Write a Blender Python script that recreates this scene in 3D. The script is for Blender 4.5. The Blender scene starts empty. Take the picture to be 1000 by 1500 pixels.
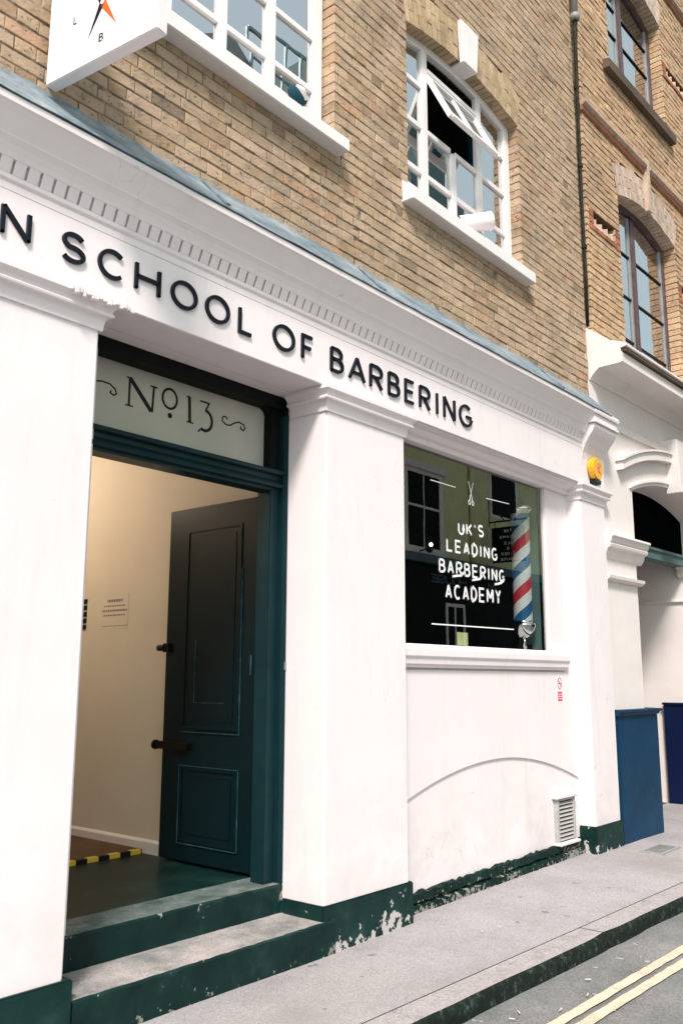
import bpy, bmesh, math, random
from mathutils import Vector, Matrix
R_ = math.radians
random.seed(7)
scene = bpy.context.scene
col = scene.collection

# ------------------------------------------------------------------ helpers
class MB:
    """collects simple shapes and links them as ONE mesh object"""
    def __init__(s): s.v = []; s.f = []
    def add(s, vs, fs):
        o = len(s.v); s.v += [tuple(p) for p in vs]; s.f += [tuple(i + o for i in f) for f in fs]; return s
    def box(s, x0, x1, y0, y1, z0, z1):
        return s.add([(x0,y0,z0),(x1,y0,z0),(x1,y1,z0),(x0,y1,z0),(x0,y0,z1),(x1,y0,z1),(x1,y1,z1),(x0,y1,z1)],
                     [(0,3,2,1),(4,5,6,7),(0,1,5,4),(1,2,6,5),(2,3,7,6),(3,0,4,7)])
    def prism(s, prof, a, b, axis='x', caps=True):
        """prof: (p,q) loop; axis x -> (y,z), axis y -> (x,z), axis z -> (x,y)"""
        n = len(prof)
        def P(t, p, q): return {'x': (t,p,q), 'y': (p,t,q), 'z': (p,q,t)}[axis]
        vs = [P(a,*p) for p in prof] + [P(b,*p) for p in prof]
        fs = [(i, (i+1) % n, n + (i+1) % n, n + i) for i in range(n)]
        if caps: fs += [tuple(range(n))[::-1], tuple(range(n, 2*n))]
        return s.add(vs, fs)
    def quads(s, rows):
        n = len(rows[0]); vs = [p for r in rows for p in r]
        fs = [(j*n+i, j*n+i+1, (j+1)*n+i+1, (j+1)*n+i) for j in range(len(rows)-1) for i in range(n-1)]
        return s.add(vs, fs)
    def tube(s, pts, r, n=12, caps=True):
        pts = [Vector(p) for p in pts]; rs = r if isinstance(r, (list, tuple)) else [r]*len(pts)
        rings = []; up = None
        for i, p in enumerate(pts):
            d = (pts[min(i+1, len(pts)-1)] - pts[max(i-1, 0)]).normalized()
            if up is None: up = Vector((0,0,1)) if abs(d.z) < .9 else Vector((1,0,0))
            a = d.cross(up).normalized(); b = a.cross(d).normalized(); up = b
            rings.append([p + (a*math.cos(2*math.pi*k/n) + b*math.sin(2*math.pi*k/n))*rs[i] for k in range(n)])
        o = [q for g in rings for q in g]
        fs = [(j*n+i, j*n+(i+1) % n, (j+1)*n+(i+1) % n, (j+1)*n+i) for j in range(len(pts)-1) for i in range(n)]
        if caps: fs += [tuple(range(n))[::-1], tuple(range((len(pts)-1)*n, len(pts)*n))]
        return s.add(o, fs)
    def lathe(s, prof, c, n=28):
        """prof (r,z)"""
        vs = [(c[0]+r*math.cos(2*math.pi*k/n), c[1]+r*math.sin(2*math.pi*k/n), c[2]+z) for r, z in prof for k in range(n)]
        fs = [(j*n+i, j*n+(i+1) % n, (j+1)*n+(i+1) % n, (j+1)*n+i) for j in range(len(prof)-1) for i in range(n)]
        fs += [tuple(range(n))[::-1], tuple(range((len(prof)-1)*n, len(prof)*n))]
        return s.add(vs, fs)
    def ribbon(s, pts, t, y0, y1, plane, cap=0):
        """flat stroke of width t along 2-D pts, pushed from depth y0 to y1; plane(p,q,d)->xyz"""
        closed = len(pts) > 2 and (Vector(pts[0]) - Vector(pts[-1])).length < 1e-6
        P = [Vector(p) for p in (pts[:-1] if closed else pts)]; n = len(P)
        L = []; Rr = []
        for i in range(n):
            a = P[(i-1) % n] if (closed or i > 0) else None; b = P[(i+1) % n] if (closed or i < n-1) else None
            d1 = (P[i]-a).normalized() if a is not None else None; d2 = (b-P[i]).normalized() if b is not None else None
            if d1 is None: d1 = d2
            if d2 is None: d2 = d1
            m = d1 + d2
            if m.length < 1e-6: m = d1
            m.normalize(); nn = Vector((-m.y, m.x)); c = max(.45, nn.dot(Vector((-d1.y, d1.x))))
            L.append(P[i] + nn*(t/2/c)); Rr.append(P[i] - nn*(t/2/c))
        if closed:
            for k in range(n):
                q = (k+1) % n
                s.prism([0]*0 or [tuple(Rr[k]), tuple(Rr[q]), tuple(L[q]), tuple(L[k])], 0, 1) if False else s._slab([Rr[k], Rr[q], L[q], L[k]], y0, y1, plane, (0, 2))
        else:
            loop = list(Rr)
            if cap:
                d = (P[-1]-P[-2]).normalized(); a0 = math.atan2(-d.x, d.y) + math.pi
                loop += [P[-1] + Vector((math.cos(a0+math.pi*k/6), math.sin(a0+math.pi*k/6)))*(t/2) for k in range(1, 6)]
            loop += L[::-1]
            if cap:
                d = (P[0]-P[1]).normalized(); a0 = math.atan2(-d.x, d.y) + math.pi
                loop += [P[0] + Vector((math.cos(a0+math.pi*k/6), math.sin(a0+math.pi*k/6)))*(t/2) for k in range(1, 6)]
            m = len(loop); nr = len(Rr)
            s.add([plane(p[0], p[1], y0) for p in loop] + [plane(p[0], p[1], y1) for p in loop],
                  [(i, (i+1) % m, m+(i+1) % m, m+i) for i in range(m)])
            c0 = 5 if cap else 0
            for yy in (y0, y1):
                vs = [plane(p[0], p[1], yy) for p in loop]; fs = []
                for k in range(nr-1):
                    l0 = nr + c0 + (nr-1-k); l1 = l0 - 1
                    fs.append((k, k+1, l1, l0))
                if cap:
                    fs.append(tuple(range(nr-1, nr+c0+1))); fs.append(tuple(list(range(2*nr+c0-1, m)) + [0]))
                s.add(vs, fs)
        return s
    def _slab(s, q, y0, y1, plane, sides):
        vs = [plane(p[0], p[1], y0) for p in q] + [plane(p[0], p[1], y1) for p in q]
        return s.add(vs, [(0,1,2,3), (7,6,5,4)] + [(i, (i+1) % 4, 4+(i+1) % 4, 4+i) for i in sides])
    def build(s, name, m, parent=None, org=None, bevel=0, seg=2, smooth=False, weld=False):
        if org is None: org = parent.get('_o', (0,0,0)) if parent is not None else (0,0,0)
        me = bpy.data.meshes.new(name)
        me.from_pydata([(v[0]-org[0], v[1]-org[1], v[2]-org[2]) for v in s.v], [], s.f)
        bm = bmesh.new(); bm.from_mesh(me)
        if weld: bmesh.ops.remove_doubles(bm, verts=bm.verts, dist=1e-5)
        bmesh.ops.recalc_face_normals(bm, faces=bm.faces)
        if bevel:
            e = [e for e in bm.edges if len(e.link_faces) == 2 and e.calc_face_angle(0) > .5]
            bmesh.ops.bevel(bm, geom=e, offset=bevel, segments=seg, affect='EDGES', clamp_overlap=True)
        bm.to_mesh(me); bm.free()
        if smooth:
            for p in me.polygons: p.use_smooth = True
        me.materials.append(m)
        o = bpy.data.objects.new(name, me); col.objects.link(o)
        if parent is not None: o.parent = parent; o['_o'] = tuple(org)
        elif org != (0,0,0): o.location = org
        return o

def tag(o, label=None, cat=None, group=None, kind=None):
    for k, v in (('label', label), ('category', cat), ('group', group), ('kind', kind)):
        if v: o[k] = v
    return o
def empty(name, loc, rz=0, local=False):
    o = bpy.data.objects.new(name, None); col.objects.link(o); o.location = loc; o.rotation_euler = (0,0,rz)
    o.empty_display_size = .1; o['_o'] = (0,0,0) if local else tuple(loc); return o
def noise1(x, s=0):
    return (math.sin(x*1.7+s)+math.sin(x*3.9+s*2.1)*.5+math.sin(x*9.1+s*.7)*.25)/1.75
def arc(cx, cy, rx, ry, a0, a1, n=18):
    return [(cx+rx*math.cos(R_(a0+(a1-a0)*k/n)), cy+ry*math.sin(R_(a0+(a1-a0)*k/n))) for k in range(n+1)]

# ------------------------------------------------------------------ materials
def newmat(name):
    m = bpy.data.materials.new(name); m.use_nodes = True; nt = m.node_tree
    return m, nt, nt.nodes['Principled BSDF']
def N(nt, t, **k):
    n = nt.nodes.new(t)
    for a, b in k.items():
        if a in n.inputs: n.inputs[a].default_value = b
        else: setattr(n, a, b)
    return n
def coords(nt): return N(nt, 'ShaderNodeTexCoord').outputs['Object']
def noise(nt, vec, scale, detail=4, rough=.55, stretch=None):
    if stretch:
        mp = N(nt, 'ShaderNodeMapping'); mp.inputs['Scale'].default_value = stretch
        nt.links.new(vec, mp.inputs['Vector']); vec = mp.outputs[0]
    n = N(nt, 'ShaderNodeTexNoise'); n.inputs['Scale'].default_value = scale
    n.inputs['Detail'].default_value = detail; n.inputs['Roughness'].default_value = rough
    nt.links.new(vec, n.inputs['Vector']); return n.outputs['Fac']
def ramp(nt, fac, stops):
    r = N(nt, 'ShaderNodeValToRGB'); e = r.color_ramp.elements
    while len(e) < len(stops): e.new(.5)
    for i, (p, c) in enumerate(stops):
        e[i].position = p; e[i].color = (*c, 1) if len(c) == 3 else c
    nt.links.new(fac, r.inputs[0]); return r.outputs[0]
def mix(nt, a, b, fac, mode='MIX'):
    n = N(nt, 'ShaderNodeMix', data_type='RGBA', blend_type=mode)
    for s, v in ((n.inputs[0], fac), (n.inputs[6], a), (n.inputs[7], b)):
        if isinstance(v, (int, float)): s.default_value = v
        elif isinstance(v, tuple): s.default_value = (*v, 1) if len(v) == 3 else v
        else: nt.links.new(v, s)
    return n.outputs[2]
def bump(nt, b, h, strength=.3, dist=.01):
    n = N(nt, 'ShaderNodeBump'); n.inputs['Strength'].default_value = strength; n.inputs['Distance'].default_value = dist
    nt.links.new(h, n.inputs['Height']); nt.links.new(n.outputs[0], b.inputs['Normal'])
G1, W1c = (0,0,0), (1,1,1)

def paint(name, c, var=.06, rough=.55, dirt=None, dirt_amt=.5, dscale=2.2, bmp=.25, bscale=40, chips=None, chip_lo=.62, spec=None, streak=None):
    m, nt, b = newmat(name); v = coords(nt)
    dark = tuple(x*(1-var*2) for x in c)
    k = ramp(nt, noise(nt, v, 3, 5), [(.3, dark), (.7, c)])
    if dirt:
        f = ramp(nt, noise(nt, v, dscale, 7, .7, streak), [(.5, G1), (.78, (dirt_amt,)*3)])
        k = mix(nt, k, dirt, f)
    if chips:
        f = ramp(nt, noise(nt, v, 22, 6, .65), [(chip_lo, G1), (chip_lo+.02, W1c)])
        k = mix(nt, k, chips, f)
    nt.links.new(k, b.inputs['Base Color'])
    b.inputs['Roughness'].default_value = rough; b.inputs['Specular IOR Level'].default_value = (.18 if max(c) < .13 else .4) if spec is None else spec
    if bmp:
        bump(nt, b, mix(nt, noise(nt, v, bscale, 5, .6), noise(nt, v, bscale/8, 3), .5), bmp, .006)
    return m
WHITE = (.83, .755, .765)
M_ = {}
def masonry(name, c, amt=.3, seed=0.0):
    m, nt, b = newmat(name); v = coords(nt); L = nt.links.new
    k = ramp(nt, noise(nt, v, 1.3, 6, .6), [(.3, tuple(x*.955 for x in c)), (.6, c), (.8, tuple(min(1, x*1.015) for x in c))])
    k = mix(nt, k, (.50,.46,.42), ramp(nt, noise(nt, v, 2.3, 8, .72, (3.5,3.5,.45)), [(.52, G1), (.80, (.26,)*3)]))
    sx = N(nt, 'ShaderNodeSeparateXYZ'); L(v, sx.inputs[0])
    mr = N(nt, 'ShaderNodeMapRange'); mr.inputs[1].default_value = .15; mr.inputs[2].default_value = 1.0; mr.inputs[3].default_value = 1; mr.inputs[4].default_value = 0; L(sx.outputs['Z'], mr.inputs[0])
    d = N(nt, 'ShaderNodeMath', operation='MULTIPLY'); L(mr.outputs[0], d.inputs[0]); L(ramp(nt, noise(nt, v, 3.2, 7, .65), [(.38, G1), (.72, (.55,)*3)]), d.inputs[1])
    k = mix(nt, k, (.50,.44,.43), d.outputs[0])
    # hairline cracks and pinholes
    vo = N(nt, 'ShaderNodeTexVoronoi', feature='DISTANCE_TO_EDGE'); vo.inputs['Scale'].default_value = 1.7
    wv = N(nt, 'ShaderNodeVectorMath', operation='ADD'); nn = N(nt, 'ShaderNodeTexNoise'); nn.inputs['Scale'].default_value = 3; nn.inputs['Detail'].default_value = 6; L(v, nn.inputs['Vector'])
    L(v, wv.inputs[0]); L(nn.outputs['Color'], wv.inputs[1]); L(wv.outputs[0], vo.inputs['Vector'])
    cr = N(nt, 'ShaderNodeMath', operation='MULTIPLY'); L(ramp(nt, vo.outputs['Distance'], [(0, W1c), (.0035, G1)]), cr.inputs[0]); L(ramp(nt, noise(nt, v, .9, 2), [(.56, G1), (.62, (.5,)*3)]), cr.inputs[1])
    k = mix(nt, k, (.22,.19,.17), cr.outputs[0])
    k = mix(nt, k, (.25,.22,.2), ramp(nt, noise(nt, v, 38, 2, .5), [(.80, G1), (.815, (.6,)*3)]))
    L(k, b.inputs['Base Color']); b.inputs['Roughness'].default_value = .6; b.inputs['Specular IOR Level'].default_value = .35
    bump(nt, b, mix(nt, noise(nt, v, 60, 6, .65), noise(nt, v, 5, 4), .55), .30, .006); return m
M_['white'] = masonry('white_masonry_paint', WHITE)
M_['white2'] = paint('stucco_paint', (.80,.73,.70), .03, .65, (.5,.46,.42), .25, 1.6, .4, 50)
M_['whitewood'] = paint('white_gloss_paint', (.85,.80,.79), .03, .35, (.4,.38,.36), .25, 6, .12, 30)
M_['peel'] = paint('peeling_white_paint', (.86,.78,.77), .05, .7, (.42,.38,.36), .7, 14, 1.0, 28)
def flaky(name, c, bare, lo, zsc, zoff, scale=16):
    m, nt, b = newmat(name); v = coords(nt)
    k = ramp(nt, noise(nt, v, 5, 6, .6), [(.3, tuple(x*.55 for x in c)), (.55, c), (.75, tuple(x*1.5+.012 for x in c))])
    sx = N(nt, 'ShaderNodeSeparateXYZ'); nt.links.new(v, sx.inputs[0])
    mr = N(nt, 'ShaderNodeMapRange'); mr.inputs[1].default_value = zoff; mr.inputs[2].default_value = zoff+zsc; mr.inputs[3].default_value = .16; mr.inputs[4].default_value = 0
    nt.links.new(sx.outputs['Z'], mr.inputs[0])
    a = N(nt, 'ShaderNodeMath', operation='ADD'); nt.links.new(noise(nt, v, scale, 7, .62), a.inputs[0]); nt.links.new(mr.outputs[0], a.inputs[1])
    big = N(nt, 'ShaderNodeMath', operation='MULTIPLY_ADD'); nt.links.new(noise(nt, v, 2.6, 3), big.inputs[0]); big.inputs[1].default_value = .55; nt.links.new(a.outputs[0], big.inputs[2])
    f = ramp(nt, big.outputs[0], [(lo, G1), (lo+.012, W1c)])
    nt.links.new(mix(nt, k, bare, f), b.inputs['Base Color']); b.inputs['Roughness'].default_value = .5; b.inputs['Specular IOR Level'].default_value = .18
    bump(nt, b, mix(nt, noise(nt, v, 30, 5), f, .35), .6, .008); return m
M_['greenchip'] = flaky('flaking_green_paint', (.005,.030,.027), (.50,.46,.45), .955, .16, 0.0)
M_['green'] = flaky('chipped_green_paint', (.004,.023,.021), (.22,.22,.20), .965, .10, -.02)
M_['greenrot'] = flaky('decayed_green_paint', (.003,.020,.016), (.26,.25,.23), .93, .12, .02, 26)
M_['door'] = paint('teal_door_paint', (.0022,.012,.015), .12, .38, (.006,.02,.024), .3, 4, .1, 20)
M_['frame'] = paint('lit_teal_frame_paint', (.006,.027,.033), .12, .35, (.012,.05,.055), .3, 5, .12, 20)  # door teal made lighter: light on the frame is put into this colour
M_['doorlight'] = paint('worn_teal_edge_paint', (.016,.065,.078), .12, .35, (.2,.27,.28), .4, 12, .1, 20)
M_['head'] = paint('near_black_frame_paint', (.003,.005,.005), .1, .6, None, 0, 1, .1, spec=.15)
M_['blue'] = paint('blue_panel_paint', (.003,.038,.090), .12, .5, (.01,.08,.13), .5, 2, .15, 20)
M_['navy'] = paint('navy_panel_paint', (.004,.010,.045), .1, .45, None, 0, 1, .1)
M_['letter'] = paint('black_letter_acrylic', (.008,.010,.018), .1, .25, None, 0, 1, 0)
M_['ink'] = paint('black_ink', (.01,.01,.012), .05, .5, None, 0, 1, 0)
M_['textwhite'] = paint('white_vinyl', (.88,.88,.88), .01, .5, None, 0, 1, 0)
M_['cream'] = paint('cream_hall_wall', (.72,.66,.55), .03, .6, (.50,.44,.32), .3, 1.5, .2, 60)
M_['hallfloor'] = paint('dark_green_lino', (.003,.020,.018), .15, .4, (.03,.07,.065), .5, 3, .15, 30)
M_['mat'] = paint('brown_coir_mat', (.16,.09,.045), .2, .95, (.08,.05,.03), .6, 30, 1, 90)
M_['tapeY'] = paint('yellow_tape', (.80,.55,.06), .05, .5, None, 0, 1, 0)
M_['tapeK'] = paint('black_tape', (.015,.015,.012), .05, .5, None, 0, 1, 0)
M_['yellow'] = paint('yellow_plastic', (.85,.42,.02), .03, .3, (.6,.3,.02), .3, 6, .05)
M_['alarmblack'] = paint('black_plastic', (.015,.015,.017), .05, .35, None, 0, 1, 0)
M_['red'] = paint('red_print', (.70,.09,.15), .03, .5, None, 0, 1, 0)
M_['grayink'] = paint('grey_print', (.25,.22,.22), .03, .5, None, 0, 1, 0)
M_['orange'] = paint('orange_print', (.85,.13,.02), .02, .5, None, 0, 1, 0)
M_['signwhite'] = paint('sign_white', (.87,.81,.81), .01, .35, None, 0, 1, 0)
M_['purple'] = paint('brown_purple_frame', (.12,.075,.08), .15, .45, (.3,.25,.25), .4, 8, .2)
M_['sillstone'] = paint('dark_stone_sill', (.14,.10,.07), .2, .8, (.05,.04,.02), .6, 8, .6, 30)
M_['stripeW'] = paint('pole_white', (.55,.56,.57), .02, .25, None, 0, 1, 0)
M_['stripeR'] = paint('pole_red', (.42,.03,.05), .02, .25, None, 0, 1, 0)
M_['stripeB'] = paint('pole_blue', (.01,.09,.22), .02, .25, None, 0, 1, 0)
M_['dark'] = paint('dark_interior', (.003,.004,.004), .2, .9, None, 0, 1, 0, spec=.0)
M_['room'] = paint('dim_room_paint', (.10,.115,.11), .1, .9, None, 0, 1, 0)
M_['tealwall'] = paint('teal_display_wall', (.085,.15,.15), .05, .7, (.1,.17,.17), .4, 2, .1)
M_['curtain'] = paint('dark_teal_curtain', (.02,.075,.10), .2, .9, None, 0, 1, .4, 60)
M_['pipe'] = paint('grey_pipe_paint', (.30,.31,.31), .1, .5, (.1,.1,.09), .6, 9, .2)
M_['cable'] = paint('mossy_black_pipe', (.02,.02,.014), .3, .7, (.08,.09,.03), .7, 14, .5)
M_['duct'] = paint('white_plastic_duct', (.85,.76,.76), .03, .4, (.6,.5,.48), .4, 9, .1)
M_['ochre'] = paint('ochre_render', (.80,.78,.40), .06, .7, (.2,.2,.1), .4, 1.2, .2)
M_['pub'] = paint('black_shopfront_paint', (.006,.008,.008), .1, .6, None, 0, 1, .1, spec=.06)
def mortar(name):
    m, nt, b = newmat(name); v = coords(nt)
    k = ramp(nt, noise(nt, v, 7, 8, .75), [(.30,(.03,.024,.016)),(.45,(.13,.10,.07)),(.56,(.30,.235,.165)),(.72,(.48,.39,.29))])
    nt.links.new(k, b.inputs['Base Color']); b.inputs['Roughness'].default_value = .95
    bump(nt, b, noise(nt, v, 40, 6, .7), 1.0, .012); return m
M_['grout'] = mortar('pointing_mortar')
M_['grout2'] = paint('pale_pointing_mortar', (.20,.12,.07), .15, .95, (.1,.07,.05), .6, 9, .8, 60)
M_['key'] = paint('painted_keystone', (.84,.78,.77), .03, .6, (.5,.45,.4), .3, 8, .2)
M_['butt'] = paint('cigarette_paper', (.55,.53,.49), .05, .8, (.7,.4,.15), .4, 60, 0)
M_['leaf'] = paint('weed_leaf', (.06,.12,.03), .3, .7, None, 0, 1, 0)
M_['grille'] = paint('painted_vent_wood', (.42,.41,.40), .05, .55, (.2,.2,.18), .6, 16, .3)
M_['frost'] = paint('frosted_fanlight', (.44,.42,.37), .05, .22, (.32,.35,.30), .5, 2, .05)

def metal(name, c, rough):
    m, nt, b = newmat(name); v = coords(nt)
    b.inputs['Metallic'].default_value = 1; b.inputs['Roughness'].default_value = rough
    nt.links.new(ramp(nt, noise(nt, v, 25, 4), [(.3, tuple(x*.8 for x in c)), (.7, c)]), b.inputs['Base Color']); return m
M_['chrome'] = metal('chrome', (.85,.85,.86), .12)
M_['steel'] = metal('dull_steel', (.35,.40,.42), .4)
M_['iron'] = metal('dark_iron', (.03,.03,.03), .5)

def brickmat(name, stops, speck=.5, bright=1.0):
    m, nt, b = newmat(name); v = coords(nt)
    rnd = N(nt, 'ShaderNodeNewGeometry').outputs['Random Per Island']
    k = ramp(nt, rnd, [(p, tuple(x*bright for x in c)) for p, c in stops])
    n1 = noise(nt, v, 11, 6, .65)
    k = mix(nt, k, ramp(nt, n1, [(.22, (.42,.40,.37)), (.45, (1,1,1)), (.8, (1.28,1.22,1.15))]), 1.0, 'MULTIPLY')
    k = mix(nt, k, (.035,.028,.02), ramp(nt, noise(nt, v, 34, 5, .7), [(.585, G1), (.66, (speck,)*3)]))
    k = mix(nt, k, (.15,.13,.10), ramp(nt, noise(nt, v, 1.3, 7, .7), [(.45, G1), (.75, (.55,)*3)]))
    nt.links.new(k, b.inputs['Base Color']); b.inputs['Roughness'].default_value = .92; b.inputs['Specular IOR Level'].default_value = .2
    bump(nt, b, mix(nt, noise(nt, v, 55, 6, .7), noise(nt, v, 14, 4), .45), 1.0, .016); return m
M_['brick'] = brickmat('yellow_stock_brick', [(0,(.38,.26,.165)),(.12,(.48,.34,.225)),(.32,(.52,.38,.26)),(.5,(.45,.33,.23)),(.68,(.54,.39,.28)),(.86,(.42,.31,.22)),(.95,(.52,.32,.20)),(1,(.26,.20,.14))], .8, .98)
M_['brick2'] = brickmat('peach_stock_brick', [(0,(.46,.30,.18)),(.2,(.57,.40,.25)),(.45,(.52,.34,.215)),(.6,(.60,.44,.28)),(.8,(.49,.31,.195)),(.95,(.55,.38,.24)),(1,(.36,.23,.145))], .4)
M_['brickcream'] = brickmat('cream_rubbed_brick', [(0,(.52,.39,.31)),(.3,(.60,.48,.39)),(.6,(.50,.36,.28)),(1,(.62,.51,.42))], .25)
M_['brickred'] = brickmat('orange_red_brick', [(0,(.34,.13,.075)),(.5,(.42,.17,.10)),(1,(.27,.11,.07))], .3)
M_['brickarch'] = brickmat('stock_brick_voussoirs', [(0,(.40,.29,.17)),(.4,(.56,.41,.26)),(.7,(.62,.45,.30)),(1,(.45,.33,.20))], .3)

def leadmat():
    m, nt, b = newmat('weathered_lead'); v = coords(nt)
    k = ramp(nt, noise(nt, v, 4, 8, .75, (1,1,2)), [(.32,(.08,.12,.14)),(.5,(.20,.255,.29)),(.66,(.38,.40,.42))])
    k = mix(nt, k, (.05,.09,.11), ramp(nt, noise(nt, v, 17, 5, .7), [(.6, G1), (.72, (.7,)*3)]))
    nt.links.new(k, b.inputs['Base Color']); b.inputs['Roughness'].default_value = .5; b.inputs['Metallic'].default_value = .15
    bump(nt, b, noise(nt, v, 12, 5), .6, .02); return m
M_['lead'] = leadmat()
def ground(name, stops, scale, fine, bmp, patch=None, spots=None, rough=.85):
    m, nt, b = newmat(name); v = coords(nt)
    k = ramp(nt, noise(nt, v, scale, 8, .65), stops)
    vo = N(nt, 'ShaderNodeTexVoronoi'); vo.inputs['Scale'].default_value = fine; nt.links.new(v, vo.inputs['Vector'])
    g = ramp(nt, N(nt, 'ShaderNodeSeparateColor').outputs[0], [(0, (1,1,1)), (1, (1,1,1))])
    sp = N(nt, 'ShaderNodeSeparateColor'); nt.links.new(vo.outputs['Color'], sp.inputs[0])
    g = ramp(nt, sp.outputs[0], [(0, (.72,.72,.72)), (.5, (1,1,1)), (1, (1.25,1.25,1.25))])
    k = mix(nt, k, g, .9, 'MULTIPLY')
    if patch: k = mix(nt, k, patch, ramp(nt, noise(nt, v, 1.1, 6, .7), [(.52, G1), (.66, (.55,)*3)]))
    if spots:
        f = ramp(nt, noise(nt, v, 9, 3, .5), [(.70, G1), (.725, (.75,)*3)])
        k = mix(nt, k, spots, f)
    nt.links.new(k, b.inputs['Base Color']); b.inputs['Roughness'].default_value = rough; b.inputs['Specular IOR Level'].default_value = .3
    bump(nt, b, mix(nt, vo.outputs['Distance'], noise(nt, v, 6, 5), .5), bmp, .006); return m
M_['pave'] = ground('worn_paving_asphalt', [(.3,(.27,.252,.252)),(.5,(.33,.31,.312)),(.7,(.365,.34,.34))], 1.4, 190, .35, (.25,.225,.215), (.15,.135,.135))
M_['kerb'] = ground('granite_kerb', [(.3,(.24,.22,.22)),(.5,(.36,.325,.325)),(.7,(.31,.285,.28))], 8, 140, .6, (.3,.28,.27))
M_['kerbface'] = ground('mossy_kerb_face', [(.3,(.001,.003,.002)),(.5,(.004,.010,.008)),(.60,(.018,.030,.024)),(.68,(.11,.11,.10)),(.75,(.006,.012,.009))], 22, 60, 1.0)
M_['road'] = ground('old_tarmac', [(.3,(.13,.135,.13)),(.5,(.18,.18,.175)),(.7,(.235,.23,.225))], 3, 120, .7, (.16,.17,.165), (.45,.43,.42))
M_['step'] = ground('worn_stone_step', [(.3,(.12,.13,.125)),(.5,(.30,.28,.27)),(.65,(.40,.36,.35))], 3, 160, .4, (.10,.14,.14), (.16,.18,.18))
M_['nosing'] = ground('worn_painted_stone', [(.3,(.03,.06,.06)),(.5,(.10,.13,.125)),(.66,(.24,.23,.21))], 5, 150, .4, (.06,.10,.10))
M_['line'] = ground('worn_yellow_line_paint', [(.25,(.46,.34,.25)),(.5,(.66,.50,.37)),(.7,(.72,.57,.44))], 9, 150, .4, None, (.4,.36,.3))

def glassmat(name, f0, tint=(.9,.95,.95), wav=.0):
    m, nt, b = newmat(name); nt.nodes.remove(b)
    out = nt.nodes['Material Output']; L = nt.links.new
    ge = N(nt, 'ShaderNodeNewGeometry'); gl = N(nt, 'ShaderNodeBsdfGlossy'); gl.inputs['Roughness'].default_value = 0
    nrm = ge.outputs['Normal']
    if wav:
        bp = N(nt, 'ShaderNodeBump'); bp.inputs['Strength'].default_value = wav; bp.inputs['Distance'].default_value = .02
        L(noise(nt, coords(nt), 2.2, 2), bp.inputs['Height']); nrm = bp.outputs[0]; L(nrm, gl.inputs['Normal'])
    d = N(nt, 'ShaderNodeVectorMath', operation='DOT_PRODUCT'); L(ge.outputs['Incoming'], d.inputs[0]); L(nrm, d.inputs[1])
    ab = N(nt, 'ShaderNodeMath', operation='ABSOLUTE'); L(d.outputs['Value'], ab.inputs[0])
    om = N(nt, 'ShaderNodeMath', operation='SUBTRACT'); om.inputs[0].default_value = 1; L(ab.outputs[0], om.inputs[1])
    pw = N(nt, 'ShaderNodeMath', operation='POWER'); L(om.outputs[0], pw.inputs[0]); pw.inputs[1].default_value = 5
    ma = N(nt, 'ShaderNodeMath', operation='MULTIPLY_ADD'); L(pw.outputs[0], ma.inputs[0]); ma.inputs[1].default_value = 1-f0; ma.inputs[2].default_value = f0
    tr = N(nt, 'ShaderNodeBsdfTransparent'); tr.inputs['Color'].default_value = (*tint, 1)
    mx = N(nt, 'ShaderNodeMixShader')
    L(ma.outputs[0], mx.inputs[0]); L(tr.outputs[0], mx.inputs[1]); L(gl.outputs[0], mx.inputs[2])
    L(mx.outputs[0], out.inputs['Surface']); return m
M_['glass'] = glassmat('shop_window_glass', .22, (.93,.97,.95), .01)
M_['glass2'] = glassmat('old_window_glass', .68, (.75,.85,.88), .02)

# ------------------------------------------------------------------ camera (solved from the photograph's vanishing points)
def V(*a): return Vector(a)
yaw, tilt, roll, fpx = R_(39.947), R_(10.611), R_(.159), 1304.4
F = V(math.cos(yaw)*math.cos(tilt), math.sin(yaw)*math.cos(tilt), math.sin(tilt))
Rt = V(math.sin(yaw), -math.cos(yaw), 0); Up = Rt.cross(F)
Rt2 = Rt*math.cos(roll) + Up*math.sin(roll); Up2 = -Rt*math.sin(roll) + Up*math.cos(roll)
cam = bpy.data.cameras.new('camera'); co = bpy.data.objects.new('camera', cam); col.objects.link(co)
co.matrix_world = Matrix(((Rt2.x, Up2.x, -F.x, 0), (Rt2.y, Up2.y, -F.y, 0), (Rt2.z, Up2.z, -F.z, 1.5), (0,0,0,1)))
cam.sensor_fit = 'HORIZONTAL'; cam.sensor_width = 36; cam.lens = fpx/1000*36; cam.clip_end = 500; cam.clip_start = .05
scene.camera = co

# ------------------------------------------------------------------ light
w = bpy.data.worlds.new('World'); scene.world = w; w.use_nodes = True; nt = w.node_tree
sky = nt.nodes.new('ShaderNodeTexSky'); sky.sky_type = 'NISHITA'; sky.sun_disc = False
Ls = V(-1.35, -1.0, 1.95).normalized()          # towards the sun
el = math.asin(Ls.z); sky.sun_elevation = el
sky.sun_rotation = math.atan2(Ls.x, Ls.y) % (2*math.pi)
sky.air_density = 1.0; sky.dust_density = 3.0; sky.ozone_density = 1.0
bg = nt.nodes['Background']; nt.links.new(mix(nt, mix(nt, sky.outputs[0], (.93,1.0,.90), 1.0, 'MULTIPLY'), (11.0,12.6,12.6), .35), bg.inputs[0]); bg.inputs[1].default_value = .05
sun = bpy.data.lights.new('sun', 'SUN'); sun.energy = 1.5; sun.angle = R_(10); sun.color = (1, .92, .885)
so = bpy.data.objects.new('sun', sun); col.objects.link(so)
so.rotation_euler = (-Ls).to_track_quat('-Z', 'Y').to_euler()
scene.view_settings.view_transform = 'Standard'; scene.view_settings.look = 'None'
scene.view_settings.exposure = 1.66; scene.view_settings.gamma = 1
scene.cycles.max_bounces = 8; scene.cycles.diffuse_bounces = 2; scene.cycles.transparent_max_bounces = 12

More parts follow.
